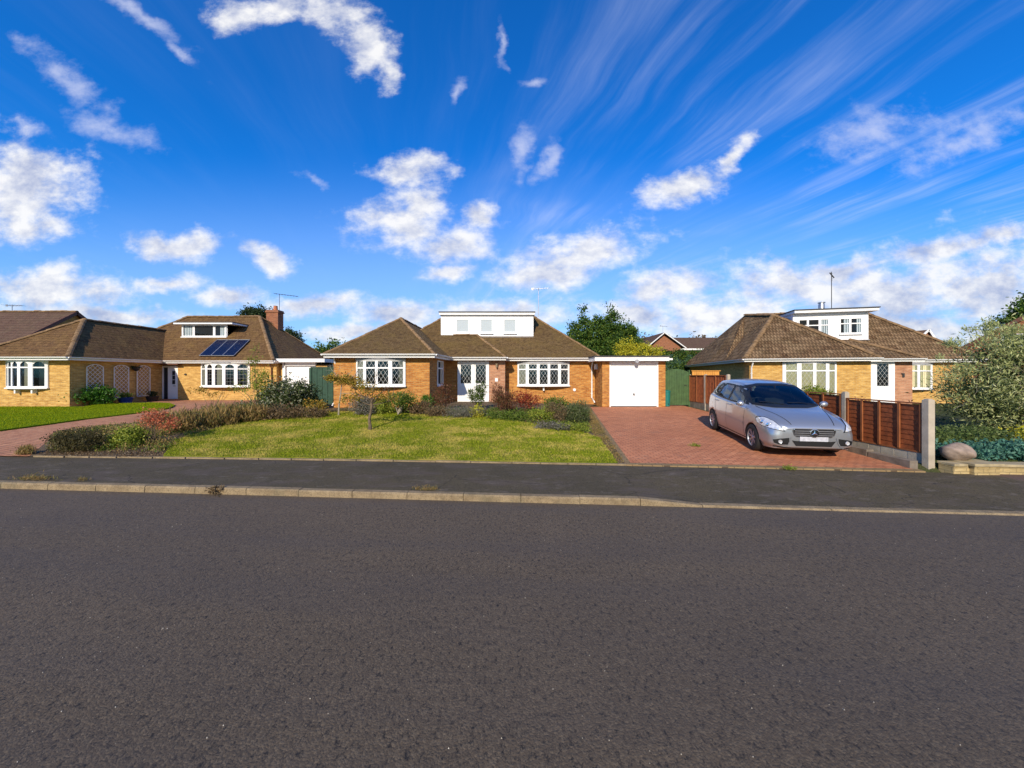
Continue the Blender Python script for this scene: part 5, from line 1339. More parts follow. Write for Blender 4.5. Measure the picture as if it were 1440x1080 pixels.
    me2 = bpy.data.meshes.new('wing_mirror'); b.to_mesh(me2); b.free(); me2.materials.append(M['paint']); o = bpy.data.objects.new('wing_mirror', me2); COL.objects.link(o); o.parent = car
    m = MB(); m.bb(-.532, -.528, s*.945-.075, s*.945+.075, 1.01, 1.12); m.build('mirror_glass', M['cglass'], o)
    add_shell('tail_light', [[(-2.98, .98), (-2.90, 1.15), (-2.97, 1.25), (-3.04, 1.0)]], side(s), M['redlens'], car, .004, .05)
    # wheels
    for wx in (0, -2.568):
        W = MB(); Rr = .312; w2 = .1
        yo = s*.835
        prf = [(.20, -.10), (.275, -.10), (.300, -.085), (Rr, -.05), (Rr, .05), (.300, .085), (.275, .10), (.22, .09), (.215, .085)]
        W.lathe([(r, h*1.0) for r, h in prf], 40, axis='Y'); W.v = [p+Vector((wx, yo-s*.05, Rr-.004)) for p in W.v]
        wh = W.build('tyre', M['tyre'], car, smooth=True); wh.name = 'wheel'; wh.data.name = 'wheel'
        rim = MB(); c = Vector((wx, yo-s*.05, Rr-.004))
        rim.lathe([(.217, s*.088), (.205, s*.092), (.198, s*.075), (.192, s*.0)], 40, axis='Y', c=c)
        rim.lathe([(0, s*.078), (.035, s*.078), (.05, s*.066), (.05, s*.03)], 24, axis='Y', c=c)
        for k in range(7):
            a = 2*math.pi*k/7+.2
            for da in (-.13, .13):
                d0 = Vector((math.cos(a+da*.6), 0, math.sin(a+da*.6))); d1 = Vector((math.cos(a+da), 0, math.sin(a+da)))
                rim.bar(c+d0*.04+Vector((0, s*.062, 0)), c+d1*.20+Vector((0, s*.072, 0)), .022, .022)
        rim.build('rim', M['alloy'], wh, smooth=False)
        bk = MB(); bk.lathe([(0, s*.0), (.19, s*.0)], 30, axis='Y', c=c); bk.lathe([(0, s*.02), (.13, s*.02), (.13, s*.0)], 30, axis='Y', c=c); bk.build('brake', M['dark_metal'], wh)
# bonnet and bumper seams
top = ((0, 0, 3), (1, 0, 0), (0, 1, 0), (0, 0, -1))
add_shell('bonnet_seam', strip([(-.26, .69), (.10, .60), (.45, .49), (.735, .41)], .012)+strip([(-.26, -.69), (.10, -.60), (.45, -.49), (.735, -.41)], .012), top, M['black'], body, .004, .05)
add_shell('wiper_cowl', [[(-.66, 1.04), (-.35, 1.012), (.35, 1.012), (.66, 1.04), (.67, 1.078), (.35, 1.05), (-.35, 1.05), (-.67, 1.078)]], front, M['black'], car, .004, .05)
g = [(-.38, .535), (-.33, .495), (.33, .495), (.38, .535), (.41, .63), (.37, .668), (-.37, .668), (-.41, .63)]
add_shell('grille', [g], front, M['black'], car, .006, .05)
gb = strip([g[i] for i in range(8)]+[g[0]], .014); add_shell('grille_surround', gb, front, M['chrome'], car, .014, .05)
for z in (.530, .575, .620): add_shell('grille_slat', strip([(-.375, z), (.375, z)], .018), front, M['grille'], car, .014, .05)
add_shell('lower_grille', [[(-.42, .41), (-.34, .29), (.34, .29), (.42, .41), (.33, .40), (-.33, .40)]], front, M['black'], car, .005, .05)
add_shell('bumper_lip', strip([(-.74, .262), (-.40, .240), (.40, .240), (.74, .262)], .028), front, M['black'], body, .004, .06)
add_shell('bumper_seam', strip([(-.52, .64), (-.36, .665), (.36, .665), (.52, .64)], .007), front, M['black'], body, .002, .06)
h, n, _, _ = bvh.ray_cast(Vector((3, 0, .44)), Vector((-1, 0, 0)))
m = MB(); m.bb(h.x+.004, h.x+.016, -.27, .27, .402, .497); pl = m.build('number_plate', M['plate'], car)
h, n, _, _ = bvh.ray_cast(Vector((3, 0, .565)), Vector((-1, 0, 0)))
# three pointed star in a ring
m = MB(); X = h.x+.03; zc = .58; N = 32; r0, r1 = .078, .090
for k in range(N):
    a, b = 6.28318*k/N, 6.28318*(k+1)/N
    q = lambda r, a, x: (x, r*math.sin(a), zc+r*math.cos(a))
    m.face([q(r0, a, X+.008), q(r1, a, X+.004), q(r1, b, X+.004), q(r0, b, X+.008)]); m.face([q(r1, a, X+.004), q(r1, a, X-.02), q(r1, b, X-.02), q(r1, b, X+.004)])
for k in range(3):
    a = 2.0944*k; tip = Vector((X+.004, r0*math.sin(a), zc+r0*math.cos(a))); 
    l = Vector((X+.004, .018*math.sin(a-1.047), zc+.018*math.cos(a-1.047))); r_ = Vector((X+.004, .018*math.sin(a+1.047), zc+.018*math.cos(a+1.047))); c = Vector((X+.016, 0, zc))
    m.face([tip, l, c]); m.face([tip, c, r_])
st = m.build('star_emblem', M['chrome'], car)
m = MB(); m.face([(X-.006, r0*math.sin(6.283*k/N), zc+r0*math.cos(6.283*k/N)) for k in range(N)]); m.build('emblem_back', M['black'], st)
# bright bumper creases around the fog lamps
for s in (1, -1):
    add_shell('bumper_crease', strip([(s*.43, .485), (s*.46, .375), (s*.50, .298), (s*.66, .297), (s*.76, .335)], .018), front, M['paint'], body, .016, .04)
# wipers
for a, b in (((.62, 1.06), (.02, 1.10)), ((-.02, 1.055), (-.58, 1.11))):
    add_shell('wiper', strip([a, ((a[0]+b[0])/2, (a[1]+b[1])/2+.012), b], .014), front, M['black'], car, .022, .05)
# ------------------------------------------------------------------ plants of the front gardens
def at(px, py, dz=0): return G(px, py, dz)
def el(*b): return [tuple(x) for x in b]
# sapling on the lawn
b = at(520, 606)
t = thing('sapling', tuple(b), 'thin young tree with sparse autumn leaves standing alone on the middle lawn', 'tree', world=False)
mb = MB(); q = [(0, 0, -.05), (.01, 0, .15), (-.02, .01, .35), (.03, 0, .55), (.05, .02, .75), (.07, 0, .92)]; mb.tube(q, [.062, .05, .043, .04, .036, .03], 8, cap=False)
random.seed(21)
for d, L in (((-1, .2, .28), .50), ((-.8, -.5, .5), .45), ((1, .1, .3), .48), ((.7, -.4, .45), .4), ((.1, .3, 1), .5), ((-.3, .6, .5), .4), ((.5, .7, .4), .4)):
    branch(mb, q[random.choice((4, 5))], d, L, .02, 2, .45)
mb.build('trunk', M['bark'], t, smooth=True)
leaves('crown', el((-.55, 0, .98, .42, .35, .10), (.35, 0, 1.0, .42, .35, .12), (-.1, .1, 1.22, .38, .3, .22), (-.85, .1, .88, .2, .2, .08), (.72, 0, .95, .2, .2, .07)), LM['autumn'], t, 60, 15, .06, .058, .6, 0, .2)
# second young tree against the wing wall
b = at(476, 585)
t = thing('sapling', tuple(b), 'slim leaning young tree with yellowing leaves against the left corner of the middle bungalow', 'tree', world=False)
mb = MB(); q = [(0, 0, -.05), (.02, 0, .4), (.08, 0, .8), (.12, 0, 1.15)]; mb.tube(q, [.03, .026, .02, .015], 7, cap=False)
for d in ((-1, .1, .5), (1, 0, .4), (.9, .2, .1), (-.6, 0, .9), (.6, -.2, .7)): branch(mb, q[random.choice((2, 3))], d, .5, .012, 2, .4)
mb.build('trunk', M['bark_pale'], t, smooth=True)
leaves('crown', el((.25, 0, 1.25, .55, .3, .16), (-.25, 0, 1.35, .3, .25, .14), (.65, 0, 1.08, .35, .25, .14)), LM['autumn'], t, 85, 20, .06, .07, .6, 0, .2)

A_ = (  # name, pixel base, label, category, blobs, material, clumps, leaves, clump radius, leaf size, options
 ('round_shrub', (119, 570), 'dense rounded glossy green shrub at the corner of the left bungalow', 'shrub', el((0, 0, .5, 1.12, .8, .48), (.5, .1, .42, .75, .6, .40)), 'glossy', 420, 26, .10, .085, {}),
 ('heather_mound', (108, 634), 'dark olive brown mounded shrub at the pavement end of the left bed', 'shrub', el((0, 0, .26, .52, .35, .30), (-.3, .1, .22, .3, .3, .22), (.3, 0, .22, .3, .3, .26)), 'brown2', 240, 34, .06, .045, {}),
 ('low_shrub', (183, 628), 'yellow green mound under the salmon leaved shrub in the left bed', 'shrub', el((0, 0, .22, .42, .32, .26), (-.3, .05, .15, .25, .25, .16)), 'yellowgreen', 190, 30, .05, .05, {}),
 ('red_leaved_shrub', (216, 625), 'upright shrub with salmon red leaves on bare brown stems, front of the left bed', 'shrub', el((0, 0, .72, .32, .28, .20), (-.45, .3, .55, .28, .2, .14), (.3, .1, .52, .3, .25, .16)), 'salmon', 120, 22, .06, .05, dict(stems=26, sr=.006, stem_h=.6)),
 ('ornamental_grass', (252, 606), 'ochre feathery grasses on the left bed behind the red shrub', 'grass', el((0, 0, .25, .6, .4, .28), (.7, .6, .25, .5, .4, .26)), 'ochre', 170, 28, .09, .16, dict(up=2.2, asp=.12)),
 ('ornamental_grass', (312, 595), 'straw and green grasses in the middle of the left bed before the brick drive', 'grass', el((0, 0, .25, .8, .45, .26), (.8, .3, .22, .5, .4, .22)), 'ochre', 190, 28, .09, .15, dict(up=2.0, asp=.14)),
 ('seedhead_plant', (300, 582), 'tall flat topped brown seedheads on thin stalks in front of the left drive', 'plant', el((-.5, 0, .88, .5, .2, .05), (.45, .1, .92, .3, .2, .05), (-.1, .2, .72, .5, .2, .06)), 'autumn', 34, 16, .06, .06, dict(stems=12, sr=.007, shell=.1)),
 ('leafy_shrub', (345, 588), 'low grey green leafy shrub left of the tall weeping stem', 'shrub', el((0, 0, .28, .6, .4, .30), (.6, .1, .32, .45, .35, .30)), 'variegated', 180, 26, .08, .07, {}),
 ('tall_weeping_shrub', (363, 580), 'tall slender arching shrub rising in front of the left bow window', 'shrub', el((-.15, 0, 1.9, .22, .2, .35), (.1, 0, 1.4, .6, .3, .28), (0, 0, 1.0, .7, .35, .25), (.3, 0, .7, .5, .35, .3), (-.1, 0, 2.35, .10, .1, .25), (-.7, 0, .9, .4, .3, .12)), 'yellowgreen', 130, 18, .09, .10, dict(stems=16, sr=.010, asp=.25, up=-.3, shell=.2)),
 ('variegated_shrub', (398, 580), 'bushy dark shrub flecked with cream leaves between the tall stem and the green gate', 'shrub', el((0, 0, .72, .65, .5, .55), (-.5, .1, .55, .4, .4, .45), (.5, .1, .62, .45, .4, .45)), 'variegated', 300, 26, .11, .09, {}),
 ('dark_shrub', (430, 577), 'near black leaved dense shrub beside the dark green gate', 'shrub', el((0, 0, .65, .45, .4, .50), (.2, 0, .3, .45, .4, .3)), 'dark', 180, 24, .1, .08, {}),
 ('rambling_shrub', (400, 590), 'low sprawling brown and green shrub along the top edge of the lawn', 'shrub', el((0, 0, .22, .9, .35, .22), (.8, .2, .2, .6, .3, .2), (-.7, 0, .2, .5, .3, .18)), 'brown', 260, 26, .08, .06, {}),
 ('rose_bush', (440, 584), 'thin rose bush with russet leaves below the green gate', 'shrub', el((0, 0, .38, .35, .3, .22), (.3, 0, .25, .3, .2, .2)), 'autumn', 70, 22, .06, .06, dict(stems=10, sr=.008)),
 ('dark_mound', (506, 584), 'dark rounded shrub directly under the left bow window of the middle bungalow', 'shrub', el((0, 0, .35, .40, .3, .34), (.25, -.05, .25, .35, .3, .25)), 'lavender', 190, 28, .07, .05, {}),
 ('yellow_flowering_shrub', (538, 583), 'pale yellow flowering shrub under the bow window, left of the white stemmed bush', 'shrub', el((0, 0, .36, .28, .28, .22), (.1, 0, .2, .3, .25, .18)), 'yellowgreen', 120, 24, .06, .055, {}),
 ('branching_shrub', (560, 584), 'open green bush with pale forked stems under the bow window', 'shrub', el((0, 0, .58, .52, .4, .24), (.25, .1, .45, .4, .35, .22)), 'mid', 170, 26, .08, .06, dict(stems=9, stemmat='bark_pale', sr=.022)),
 ('brown_perennial', (592, 583), 'low brown faded perennials right of the pale stemmed bush', 'plant', el((0, 0, .22, .40, .25, .22),), 'brown', 110, 26, .06, .06, {}),
 ('lime_shrub', (602, 577), 'small lime green bush before the corner of the projecting wing', 'shrub', el((0, 0, .38, .28, .25, .22),), 'glossy', 90, 24, .05, .05, {}),
 ('red_shrub', (622, 579), 'dark red leaved shrub in the shaded corner left of the front door', 'shrub', el((0, 0, .50, .34, .3, .36), (.1, 0, .85, .2, .2, .16)), 'redbrown', 120, 22, .085, .055, dict(stems=16, sr=.008)),
 ('lavender_mound', (645, 588), 'low purple grey mound of spent lavender in front of the red shrub', 'plant', el((0, 0, .17, .5, .28, .17), (.5, .0, .17, .4, .26, .17)), 'lavender', 200, 26, .06, .06, dict(up=1.5, asp=.2)),
 ('heather_mound', (615, 586), 'low dark brown heather mound below the lime green bush', 'plant', el((0, 0, .16, .5, .25, .18),), 'brown', 140, 26, .06, .045, {}),
 ('upright_conifer', (671, 577), 'small upright yellow green conifer before the white front door', 'shrub', el((0, 0, .42, .20, .2, .30), (.22, 0, .62, .10, .1, .26), (-.22, 0, .58, .11, .1, .24), (.05, 0, .85, .11, .1, .30), (.27, 0, .95, .07, .07, .15)), 'conifer2', 150, 30, .045, .05, {}),
 ('yellow_leaved_plant', (671, 588), 'bright yellow leaved plant at the foot of the upright conifer', 'plant', el((0, 0, .20, .26, .2, .2),), 'yellow', 70, 24, .05, .05, {}),
 ('red_spiky_shrub', (708, 583), 'spiky brown red shrub with upright bare stems right of the front door', 'shrub', el((-.2, 0, .65, .22, .2, .38), (.1, 0, .45, .35, .3, .35)), 'redbrown', 150, 26, .08, .09, dict(up=2.0, asp=.2, stems=24, sr=.007)),
 ('crimson_shrub', (735, 580), 'crimson leaved bushy shrub under the right bow window', 'shrub', el((0, 0, .52, .42, .35, .25), (.3, 0, .4, .35, .3, .25)), 'red', 140, 20, .095, .055, dict(stems=16, sr=.008)),
 ('green_perennial', (722, 592), 'low bright green perennials at the lawn edge below the spiky red shrub', 'plant', el((0, 0, .15, .5, .25, .17), (-.5, .1, .15, .4, .2, .15)), 'mid', 150, 28, .06, .05, {}),
 ('green_perennial', (762, 594), 'mid green leafy clump below the crimson shrub', 'plant', el((0, 0, .24, .5, .3, .25),), 'yellowgreen', 150, 28, .06, .05, {}),
 ('tall_perennial', (788, 598), 'tall dark stemmed perennials with brown heads in the right part of the bed', 'plant', el((0, 0, .42, .22, .22, .40), (-.25, .2, .45, .2, .2, .33)), 'brown', 130, 26, .06, .06, dict(up=1.8, asp=.22, stems=14, sr=.006)),
 ('leafy_perennial', (785, 588), 'dark green upright leafy shrub beneath the wall vent', 'plant', el((0, 0, .42, .40, .3, .36), (-.3, 0, .5, .2, .2, .3)), 'mid', 170, 26, .07, .06, {}),
 ('lavender_bush', (812, 596), 'grey green lavender bush at the corner next to the brick driveway', 'shrub', el((0, 0, .38, .42, .35, .36), (-.2, -.15, .3, .35, .3, .28)), 'lavgreen', 260, 30, .07, .09, dict(up=1.8, asp=.16)),
 ('creeping_plant', (815, 608), 'low yellow green creeping plant at the lawn corner by the driveway edge', 'plant', el((0, 0, .12, .30, .25, .14), (-.4, .1, .12, .35, .2, .14)), 'yellowgreen', 120, 26, .05, .045, {}),
 ('grey_mound', (765, 604), 'low grey green edging mound along the front of the bed', 'plant', el((0, 0, .10, .5, .16, .11), (.5, -.1, .10, .35, .15, .10)), 'lavender', 120, 26, .05, .045, {}),
 ('weed_tuft', (316, 691), 'thin dry weed growing from the kerb joint', 'weed', el((0, 0, .08, .12, .05, .05),), 'brown', 14, 8, .03, .05, dict(stems=9, sr=.003)),
 ('dry_grass_tuft', (36, 639), 'dry ochre grass tuft at the pavement edge by the left drive', 'weed', el((0, 0, .07, .22, .08, .09),), 'ochre', 40, 24, .04, .07, dict(up=1.5, asp=.15)),
)
LM['brown2'] = leaf_mat('olive_brown_leaf', [(.07, .06, .02), (.11, .09, .035), (.05, .045, .018), (.16, .14, .05)])
LM['redbrown'] = leaf_mat('red_brown_leaf', [(.16, .055, .03), (.22, .09, .05), (.10, .04, .02), (.13, .10, .03)])
LM['conifer2'] = leaf_mat('golden_conifer_leaf', [(.05, .09, .012), (.09, .14, .02), (.14, .19, .03)])
LM['lavgreen'] = leaf_mat('lavender_green_leaf', [(.07, .10, .035), (.12, .15, .06), (.18, .18, .11), (.10, .15, .03)])
cnt = {}
for nm_, (px, py), lab, cat, bl, mt, nc, nl, crd, ls, kw in A_:
    loc = at(px, py) if nm_ != 'weed_tuft' else Vector(((px-720)/F*6.35, 6.31, .0))
    if nm_ == 'weed_tuft': loc = Vector((-4.93, yk(-4.93)-.01, .0))
    if nm_ == 'low_shrub' or mt in ('mid',): pass
    plant(nm_, loc, lab, cat, bl, LM[mt], nc, nl, crd, ls, **{**dict(group='plants of the front beds' if nm_ in ('ornamental_grass',) else None), **kw})
# ground cover of the beds
def cover(name, poly, n, ls, mat, label, hmax=.12, up=.8):
    xs = [p[0] for p in poly]; ys = [p[1] for p in poly]
    pts = np.column_stack([rng.uniform(min(xs), max(xs), n*4), rng.uniform(min(ys), max(ys), n*4)]); pts = pts[pip(pts, poly)]
    # patchy: keep points near random centres
    cen = pts[rng.integers(0, len(pts), max(8, n//90))]; i = rng.integers(0, len(cen), n); p = cen[i]+rng.normal(0, .13, (n, 2)); p = p[pip(p, poly)]
    z = np.array([gz(a, b) for a, b in p])+rng.random(len(p))**2*hmax
    k = len(p); P3 = np.column_stack([p, z]); a = rng.normal(size=(k, 3)); a[:, 2] = np.abs(a[:, 2])+up; a /= np.linalg.norm(a, axis=1)[:, None]
    c = rng.normal(size=(k, 3)); b = np.cross(a, c); b /= np.linalg.norm(b, axis=1)[:, None]; L = ls*rng.uniform(.5, 1.4, k)[:, None]
    v = np.empty((k, 4, 3)); v[:, 0] = P3; v[:, 1] = P3+a*L*.5+b*L*.2; v[:, 2] = P3+a*L; v[:, 3] = P3+a*L*.5-b*L*.2
    o = raw(name, v.reshape(-1, 3), k, 4, mat, None); tag(o, label, 'ground cover', kind='stuff')
front_bed = [gE(440, 582), gE(480, 580), gE(540, 582), gE(600, 584), gE(660, 586), gE(700, 588.5), gE(730, 595), gE(770, 600), gE(815, 609), gE(828, 604), gE(829, 582), gE(760, 578), gE(690, 578), gE(600, 577), gE(500, 577)]
cover('ground_cover', front_bed, 16000, .055, LM['mid'], 'low green ground cover between the shrubs of the middle front bed', .16)
cover('ground_cover', front_bed, 9000, .05, LM['brown'], 'brown faded ground cover and leaf litter in the middle front bed', .12)
side_bed = [gE(62, 636), gE(75, 612), gE(160, 601), gE(225, 593), gE(300, 583), gE(400, 573), gE(450, 580), gE(395, 587), gE(330, 598), gE(270, 613), gE(232, 637)]
cover('ground_cover', side_bed, 16000, .06, LM['ochre'], 'dry straw coloured ground cover in the left bed', .16)
cover('ground_cover', side_bed, 12000, .05, LM['mid'], 'low green weeds in the left bed', .12)
leaf_lit = leaf_mat('leaf_litter', [(.16, .10, .05), (.28, .20, .11), (.09, .05, .03), (.32, .26, .18)])
cover('leaf_litter', [bpt(-11, .05), bpt(-7.4, .05), gE(232, 628), gE(70, 632)], 4000, .04, leaf_lit, 'slate chips and leaf litter at the front of the left bed', .02, 0)

# ---- right garden
rz_ = .32
def rplant(nm_, x, y, lab, cat, bl, mt, nc, nl, crd, ls, **kw): return plant(nm_, (x, y, gz(x, y)), lab, cat, bl, LM[mt], nc, nl, crd, ls, **kw)
rplant('blue_juniper', 10.2, 7.65, 'blue green spreading juniper behind the low stone wall', 'shrub', el((-.7, 0, .10, .8, .35, .14), (.4, 0, .12, .9, .4, .15), (1.5, .05, .12, .8, .4, .14)), 'teal', 420, 32, .07, .06, stems=8)
rplant('green_juniper', 10.6, 8.7, 'olive green low juniper between the blue juniper and the big grey shrub', 'shrub', el((-1.0, 0, .20, .9, .45, .2), (.3, .1, .24, .9, .5, .22)), 'juniper', 320, 32, .08, .06, stems=8)
rplant('golden_juniper', 12.35, 8.45, 'golden yellow low juniper at the right edge', 'shrub', el((0, 0, .28, .9, .4, .2), (.9, 0, .3, .6, .4, .2)), 'yellow', 230, 30, .08, .06, stems=6)
rplant('purple_sage', 10.3, 10.2, 'low dull purple shrub behind the green juniper', 'shrub', el((0, 0, .25, .9, .4, .25), (-.9, .3, .2, .5, .4, .2)), 'lavender', 180, 28, .08, .06)
rplant('orange_shrub', 12.4, 13.6, 'low orange and green shrub in front of the right bungalow window', 'shrub', el((0, 0, .35, 1.0, .4, .3),), 'salmon', 110, 24, .1, .07)
rplant('small_green_shrub', 12.6, 15.4, 'small rounded green bush by the white door of the right bungalow', 'shrub', el((0, 0, .55, .7, .4, .45),), 'yellowgreen', 120, 26, .09, .08)
rplant('low_green_shrub', 10.7, 13.0, 'small dark green bush just above the fence top', 'shrub', el((0, 0, .55, .45, .3, .40),), 'mid', 110, 26, .08, .07)
t = thing('willow_leaved_shrub', (13.35, 9.9, .32), 'large grey green willow leaved bush filling the right edge', 'shrub', world=False)
bl = el((0, 0, 1.55, 1.55, 1.2, 1.25), (-1.0, -.1, 1.3, .85, .8, .9), (-.5, -.3, .7, 1.2, .9, .65), (.8, .2, 1.7, 1.3, 1.1, 1.2), (-.2, 0, 2.5, .8, .7, .55), (.6, -.2, .8, 1.4, 1.0, .8))
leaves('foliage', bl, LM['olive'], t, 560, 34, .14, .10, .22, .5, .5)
leaves('inner_foliage', [(b[0], b[1]+.15, b[2]*.85, b[3]*.85, b[4]*.85, b[5]*.82) for b in bl], LM['dark'], t, 340, 34, .15, .09, .3, .3, .3)  # dark leaf colour puts shade into the inside of the bush
wis = []
for i in range(46):
    a = random.uniform(-2.0, 1.9); wis.append((a, random.uniform(-.6, .4), 2.1+.75*math.cos(a*.75)+random.uniform(-.1, .22), .05, .05, .18))
leaves('top_shoots', wis, LM['olive'], t, 120, 22, .05, .09, .22, 1.2, .2)
mb = MB(); random.seed(5)
for i in range(9): branch(mb, (random.gauss(0, .15), random.gauss(0, .1), -.05), (random.gauss(0, .5), random.gauss(0, .3), 1), 1.0, .04, 3, .45)
mb.build('stem', M['bark_pale'], t, smooth=True)

# ---- trees behind
def tree(name, loc, label, blobs, mat, nc, nl, crd, ls, h, tr=.18, cat='tree', group=None, **kw):
    t = thing(name, tuple(loc), label, cat, group, world=False)
    leaves('crown', blobs, LM[mat], t, nc, nl, crd, ls, kw.get('asp', .6), kw.get('up', .3), kw.get('shell', .5))
    mb = MB(); mb.tube([(0, 0, -.3), (0, 0, h*.5), (.1, 0, h)], [tr, tr*.8, tr*.5], 8, cap=False)
    for i in range(7):
        b = blobs[i % len(blobs)]; mb.tube([(0, 0, h*.6), ((b[0])*.5, b[1]*.5, (h*.6+b[2])*.5+.2), (b[0], b[1], b[2])], [tr*.5, tr*.35, tr*.12], 6, cap=False)
    mb.build('trunk', M['bark'], t, smooth=True); return t
def cones(spec):
    bl = []
    for x, y, top, r, bot in spec:
        n = 8
        for i in range(n):
            f = i/(n-1); z = bot+(top-bot)*f; rr = r*(1-f)**.75+.12; bl.append((x+random.uniform(-.15, .15), y, z, rr, rr, (top-bot)/n*.8))
    return bl
Y = 30
xx = lambda px: (px-720)/F*Y
zz = lambda py: CZ+(HY-py)/F*Y
cx0 = xx(848)
tree('conifer_tree', (cx0, Y, 0), 'dense dark green conifer clump rising between the middle bungalow and the garage roof',
     cones([(xx(821)-cx0, 0, zz(437), 1.5, 3.2), (xx(808)-cx0, .3, zz(452), 1.4, 3.0), (xx(838)-cx0, 0, zz(444), 1.6, 3.0), (xx(862)-cx0, 0, zz(438), 1.7, 3.0), (xx(853)-cx0, .5, zz(446), 1.6, 3.0), (xx(880)-cx0, 0, zz(449), 1.6, 3.0), (xx(889)-cx0, .2, zz(462), 1.3, 3.0), (xx(871)-cx0, 0, zz(455), 1.6, 3.0)]), 'conifer', 1700, 34, .20, .17, 4, up=.9, asp=.5)
tree('golden_hedge_tree', (xx(898)*.9, 27, 0), 'bright yellow leaved shrub peeping over the garage roof', el((-.9, 0, zz(494)-.1, .9, .8, .75), (.3, 0, zz(494)-.1, .9, .7, .6), (1.2, 0, zz(497)-.2, .6, .6, .5), (0, 0, 1.6, 1.6, .8, 1.4)), 'yellow', 300, 26, .14, .11, 2.4, .08, cat='shrub')
# hedge slab behind the garage
t = thing('hedge', (14.5, 32, 0), 'tall straight cut dark green hedge in front of the distant brick house', 'hedge', world=False)
leaves('foliage', [(x, 0, z, .6, .42, .5) for x in np.arange(-4.2, 3.2, .7) for z in (2.2, 2.9, 3.6)], LM['conifer'], t, 1500, 30, .16, .13, .6, .3)
mb = MB(); mb.bb(-4.5, 3.4, -.3, .3, .0, 3.75); mb.build('inner_growth', M['green_dark'], t)
mb = MB()
for i in range(8): mb.tube([(-4+i, 0, -.1), (-4+i, 0, 2.8)], .05, 6)
mb.build('stem', M['bark'], t)
tree('broadleaf_tree', (-21.7, 31.5, 0), 'dark round topped tree behind the ridge of the left bungalow beside its chimney', el((-.1, 0, 6.5, 1.1, 1, 1.1), (.6, 0, 7.0, .7, .8, .8), (-.7, 0, 6.9, .6, .7, .8)), 'dark', 260, 26, .2, .17, 6)
tree('broadleaf_tree', (-18.2, 30.5, 0), 'small spiky dark tree right of the left chimney', el((.1, 0, 4.9, .8, .7, .8), (-.3, 0, 5.4, .3, .3, .5), (.5, 0, 4.6, .4, .4, .5)), 'dark', 140, 24, .13, .14, 4)
for i, (px, py, w, mt, lab) in enumerate(((452, 488, 1.8, 'mid', 'olive green distant tree beyond the dark green gate, left of its darker neighbour'), (470, 485, 1.6, 'conifer', 'darker distant tree touching the left roof edge of the middle bungalow'),
        (936, 477, 1.6, 'dark', 'dark bushy tree left of the distant brick gable'), (906, 478, 2.2, 'brown', 'bare brownish tree behind the yellow shrub'), (985, 478, 1.8, 'brown', 'russet distant tree above the roof of the distant brick house'), (1000, 480, 2.0, 'mid', 'far green tree at the left edge of the right bungalow roof'))):
    Yt = 52; z = CZ+(HY-py)/F*Yt
    tree('distant_tree', ((px-720)/F*Yt, Yt, 0), lab, el((0, 0, z-.8, w, w, 1.4), (w*.7, 0, z-1.6, w*.8, w*.8, 1.2), (-w*.7, 0, z-1.5, w*.8, w*.8, 1.2), (0, 0, z-3, w*1.5, w, 1.8)), mt, 170, 22, .32, .3, z-1, .2, group='distant trees behind the roofs')
tree('broadleaf_tree', (36.8, 27.5, 0), 'dark green tree behind the house at the top of the right edge', el((1.5, 0, 6.2, 1.6, 1.3, 1.4), (2.2, 0, 7.3, 1.1, 1, .9), (.6, 0, 5.8, .8, .8, .7)), 'conifer', 200, 26, .22, .2, 5)

stripb = [(2.15, yb(2.2)+.12), (2.42, yb(2.4)+.15), (3.5, 16.8), (2.7, 14.0), (2.3, 10.4)]
cover('ground_cover', stripb, 12000, .03, LM['ochre'], 'grey weedy strip between the lawn and the driveway edging', .03, 0)

b = Vector((-8.6, yk(-8.6)+.22, .10)); t = thing('dry_grass_tuft', tuple(b), 'strip of dry straw grass growing behind the kerb at the left edge', 'weed', world=False)
leaves('foliage', el((0, 0, .01, .6, .05, .02), (.9, -.06, .01, .2, .04, .015)), LM['ochre'], t, 34, 18, .035, .05, .15, 1.0, .1)
b = Vector((-1.42, yk(-1.42)+.2, .10)); t = thing('dry_grass_tuft', tuple(b), 'small patch of dry moss and grass behind the kerb near the middle', 'weed', world=False)
leaves('foliage', el((0, 0, .01, .3, .06, .02),), LM['ochre'], t, 24, 24, .03, .03, .2, .6, .1)
for (x, y, lb) in ((4.6, 9.3, 'small green weed growing between the driveway blocks left of the car'), (5.5, 7.35, 'flat moss patch at the front edge of the brick driveway')):
    t = thing('weed', (x, y, gz(x, y)+.01), lb, 'weed', world=False); leaves('foliage', el((0, 0, .015, .14, .10, .012),), LM['yellowgreen'], t, 14, 20, .03, .03, .4, .3, .1)
# ------------------------------------------------------------------ sky, sun, camera
AZ, ELV = R(15), R(28)
w = NT('World', world=True); S.world = w.m
sky = w.n('ShaderNodeTexSky', sky_type='NISHITA', sun_disc=False, sun_elevation=ELV, sun_rotation=math.pi+AZ, altitude=50, air_density=1.0, dust_density=.4, ozone_density=3.0)
hs = w.n('ShaderNodeHueSaturation', {'Saturation': 1.15, 'Value': 1.0, 'Color': sky.outputs[0]})
dirv = w.n('ShaderNodeTexCoord').outputs['Generated']
sp = w.n('ShaderNodeSeparateXYZ', {0: dirv})
ay = w.math('MAXIMUM', w.math('ABSOLUTE', sp.outputs[1]), .12)
tx = w.math('DIVIDE', sp.outputs[0], ay); tz = w.math('DIVIDE', sp.outputs[2], ay)
tc = w.n('ShaderNodeCombineXYZ', {0: tx, 1: tz}).outputs[0]
wc = w.noise(tc, 5.5, 5, .6, out='Color')
tw = w.vm('ADD', tc, w.vm('MULTIPLY', w.vm('SUBTRACT', wc, (.5, .5, .5)), (.16, .10, 0)))
